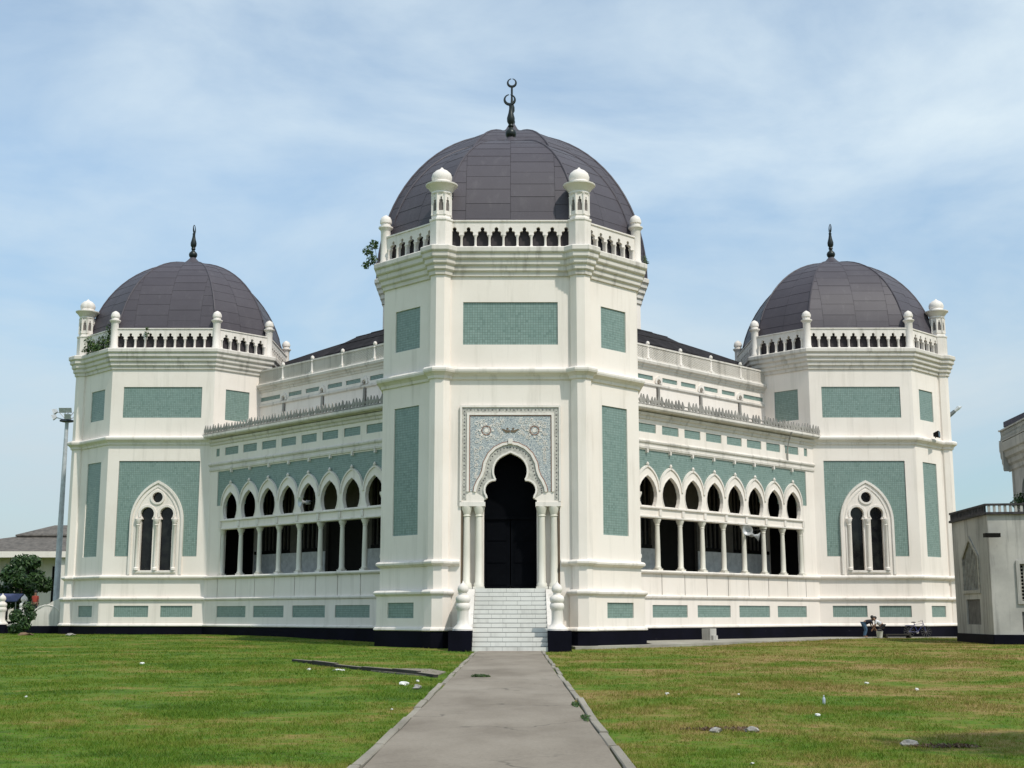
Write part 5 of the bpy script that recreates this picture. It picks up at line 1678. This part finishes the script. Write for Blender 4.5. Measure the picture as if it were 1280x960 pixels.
# ------------------------------------------------------------------ broken kerb, drain bits and litter on the lawn
bkp = [(-7.1, 42.6), (-6.2, 40.9), (-5.2, 38.6), (-4.2, 36.6), (-3.2, 34.9), (-2.45, 33.5), (-1.95, 32.2)]
kb = link('broken_kerb', None, None, None, None, 'low broken kerb with dark edge in the left lawn', 'kerb')
for i, (p, q) in enumerate(zip(bkp, bkp[1:])):
    Mf, L = wall_frame(p, q)
    h = .06 + .02 * math.sin(i * 2.1)
    m_ = MB().box(.01, L - .01, 0, .12, -.05, h + .03)
    link('kerb_stone', m_.mesh('kerb_stone', DARKC), kb, Mf)
    link('kerb_top', MB().box(.0, L, .02, .14, h + .031, h + .04).mesh('kerb_top', PATHM), kb, Mf)
link('slab', MB().plate([(-2.0, 32.4), (-2.6, 33.7), (-3.35, 35.0), (-3.9, 36.1), (-3.0, 37.2), (-2.3, 36.8), (-1.8, 35.0)], [], 0, -.06, Matrix(((1, 0, 0, 0), (0, 0, 1, 0), (0, 1, 0, .03), (0, 0, 0, 1)))).mesh('slab', PATHM), kb)
LITW = plain('white_litter', (.78, .77, .74), .7, var=.06)
LITG = plain('grey_rubble', (.34, .32, .29), .9, var=.25, scale=20)
LITB = plain('brown_debris', (.20, .125, .075), .9, var=.25, scale=15)
def scrap(x, y, s, m_, name, label, cat, group=None, flat=.35, seed=0):
    """crumpled lump: a small sphere pushed about"""
    rr = random.Random(seed)
    bm = bmesh.new()
    bmesh.ops.create_icosphere(bm, subdivisions=2, radius=1)
    for v in bm.verts:
        k = rr.uniform(.55, 1.15)
        v.co = Vector((v.co.x * s * k, v.co.y * s * .75 * k, v.co.z * s * flat * k + s * flat * .3))
    me = bpy.data.meshes.new(name)
    bm.to_mesh(me)
    bm.free()
    me.materials.append(m_)
    z = float(gz(x, y))
    link(name, me, None, tr(x, y, z + .01) @ rz(rr.uniform(0, 360)), None, label, cat, group)
DEADLEAF = leaf_mat('dead_leaf', (.07, .04, .022), (.14, .085, .045), (.24, .15, .08))
def leaf_patch(x, y, rx, ry, n, size, label, seed):
    z = float(gz(x, y))
    link('dead_leaves', leaves([(0, 0, .02, rx, ry, .025), (rx * .4, ry * .3, .02, rx * .5, ry * .6, .02), (-rx * .5, -ry * .2, .02, rx * .6, ry * .5, .02)], n, size, DEADLEAF, seed, 'dead_leaves'), None, tr(x, y, z), 'stuff', label, 'leaves')
WL_LAB = 'small white scrap of litter lying on the lawn'
for i, (x, y, s) in enumerate([(4.5, 20.08, .075), (8.14, 27.26, .08), (2.87, 25.38, .07), (4.21, 25.38, .055), (-11.08, 39.86, .11), (-5.6, 36.48, .09), (-2.18, 30.09, .08), (-1.95, 21.39, .05), (7.69, 29.43, .08), (2.39, 13.69, .035), (-8.9, 24.5, .045)]):
    scrap(x, y, s * .72, LITW, 'litter', WL_LAB, 'litter', 'white scraps of litter on the lawn', .5, i)
scrap(-4.76, 36.2, .2, LITW, 'paper_sheet', 'larger white paper by the broken kerb', 'litter', None, .15, 40)
scrap(4.6, 15.8, .15, LITG, 'stone_slab', 'pale broken slab in the right foreground lawn', 'stone', None, .35, 41)
scrap(2.58, 17.4, .11, LITG, 'stone', 'left one of two pale stones on the brown patch right of path', 'stone', 'stones on the brown patch', .4, 42)
scrap(3.05, 17.45, .12, LITG, 'stone', 'right one of two pale stones on the brown patch right of path', 'stone', 'stones on the brown patch', .4, 43)
scrap(-1.98, 27.3, .15, LITG, 'stone', 'mossy grey stone beside the left kerb of the path', 'stone', None, .5, 44)
scrap(-2.35, 28.6, .16, LITW, 'plastic_bag', 'crumpled pale plastic bag beside the left kerb of the path', 'litter', None, .4, 45)
scrap(-29.5, 80.4, .55, LITB, 'debris_pile', 'pile of brown leaves before the left tower', 'debris', None, .25, 46)
scrap(-26.5, 79.6, .45, LITG, 'rubble_pile', 'flat grey rubble before the left tower', 'rubble', None, .2, 47)
leaf_patch(2.75, 17.7, .55, .16, 260, .03, 'patch of brown dead leaves right of the path', 48)
leaf_patch(4.95, 15.65, .45, .14, 220, .03, 'brown dead leaves beside the pale broken slab', 49)
bt = link('plastic_bottle', None, None, tr(5.16, 22.5, float(gz(5.16, 22.5))) @ Matrix.Scale(.62, 4), None, 'bluish plastic bottle standing in the right lawn', 'bottle')
link('bottle', MB().lathe([(.035, 0), (.042, .02), (.04, .08), (.043, .14), (.03, .18), (.014, .2), (.014, .225)], 14).mesh('bottle', plain('bluish_plastic', (.45, .5, .58), .2), True), bt)
link('cap', MB().lathe([(.017, .225), (.017, .245)], 10).mesh('cap', LITW), bt)
# drain stub and trough at the foot of the right side
link('drain_stub', MB().box(-.28, .28, -.25, .3, -.1, .62).box(-.2, .2, -.4, -.25, -.1, .25).mesh('drain_stub', GREYWALL), None, tr(10.55, 75.0 - 2.6, .13) @ rz(45), None, 'grey concrete drain stub against the black base of right wing', 'drain')
link('trough', MB().plate(rect(-.8, .8, 0, .24), [rect(-.7, .7, .03, .17)], 0, .5).mesh('trough', DARKC), None, tr(22.95, 79.9, .10) @ rz(10), None, 'low concrete trough with dark opening on the right pavement', 'trough')
weed((-.83, 31.96, .03), [(0, 0, .03, .24, .1, .045), (.15, .05, .02, .1, .08, .03)], 420, .028, 'tuft of weeds growing out of the concrete path', 60, [(.1, 0, .06), (-.1, 0, .05)])
# weeds along the kerb joints
for i, (x, y) in enumerate(((1.0, 19.2), (.98, 22.0))):
    weed((x, y, .03), [(0, 0, .02, .05, .5, .02), (.02, .2, .02, .07, .15, .03)], 300, .024, ['nearer of two low weed clumps along the right kerb', 'farther of two low weed clumps along the right kerb'][i], 70 + i, [(0, .2, .05), (0, -.2, .05)], group='weeds along the %s kerb' % ('right' if x > 0 else 'left'))
tree((10.6, 11.2, 0), 8.5, 3.2, 'shade tree just outside the right edge, darkening the lawn corner', 90, 5000, .2)
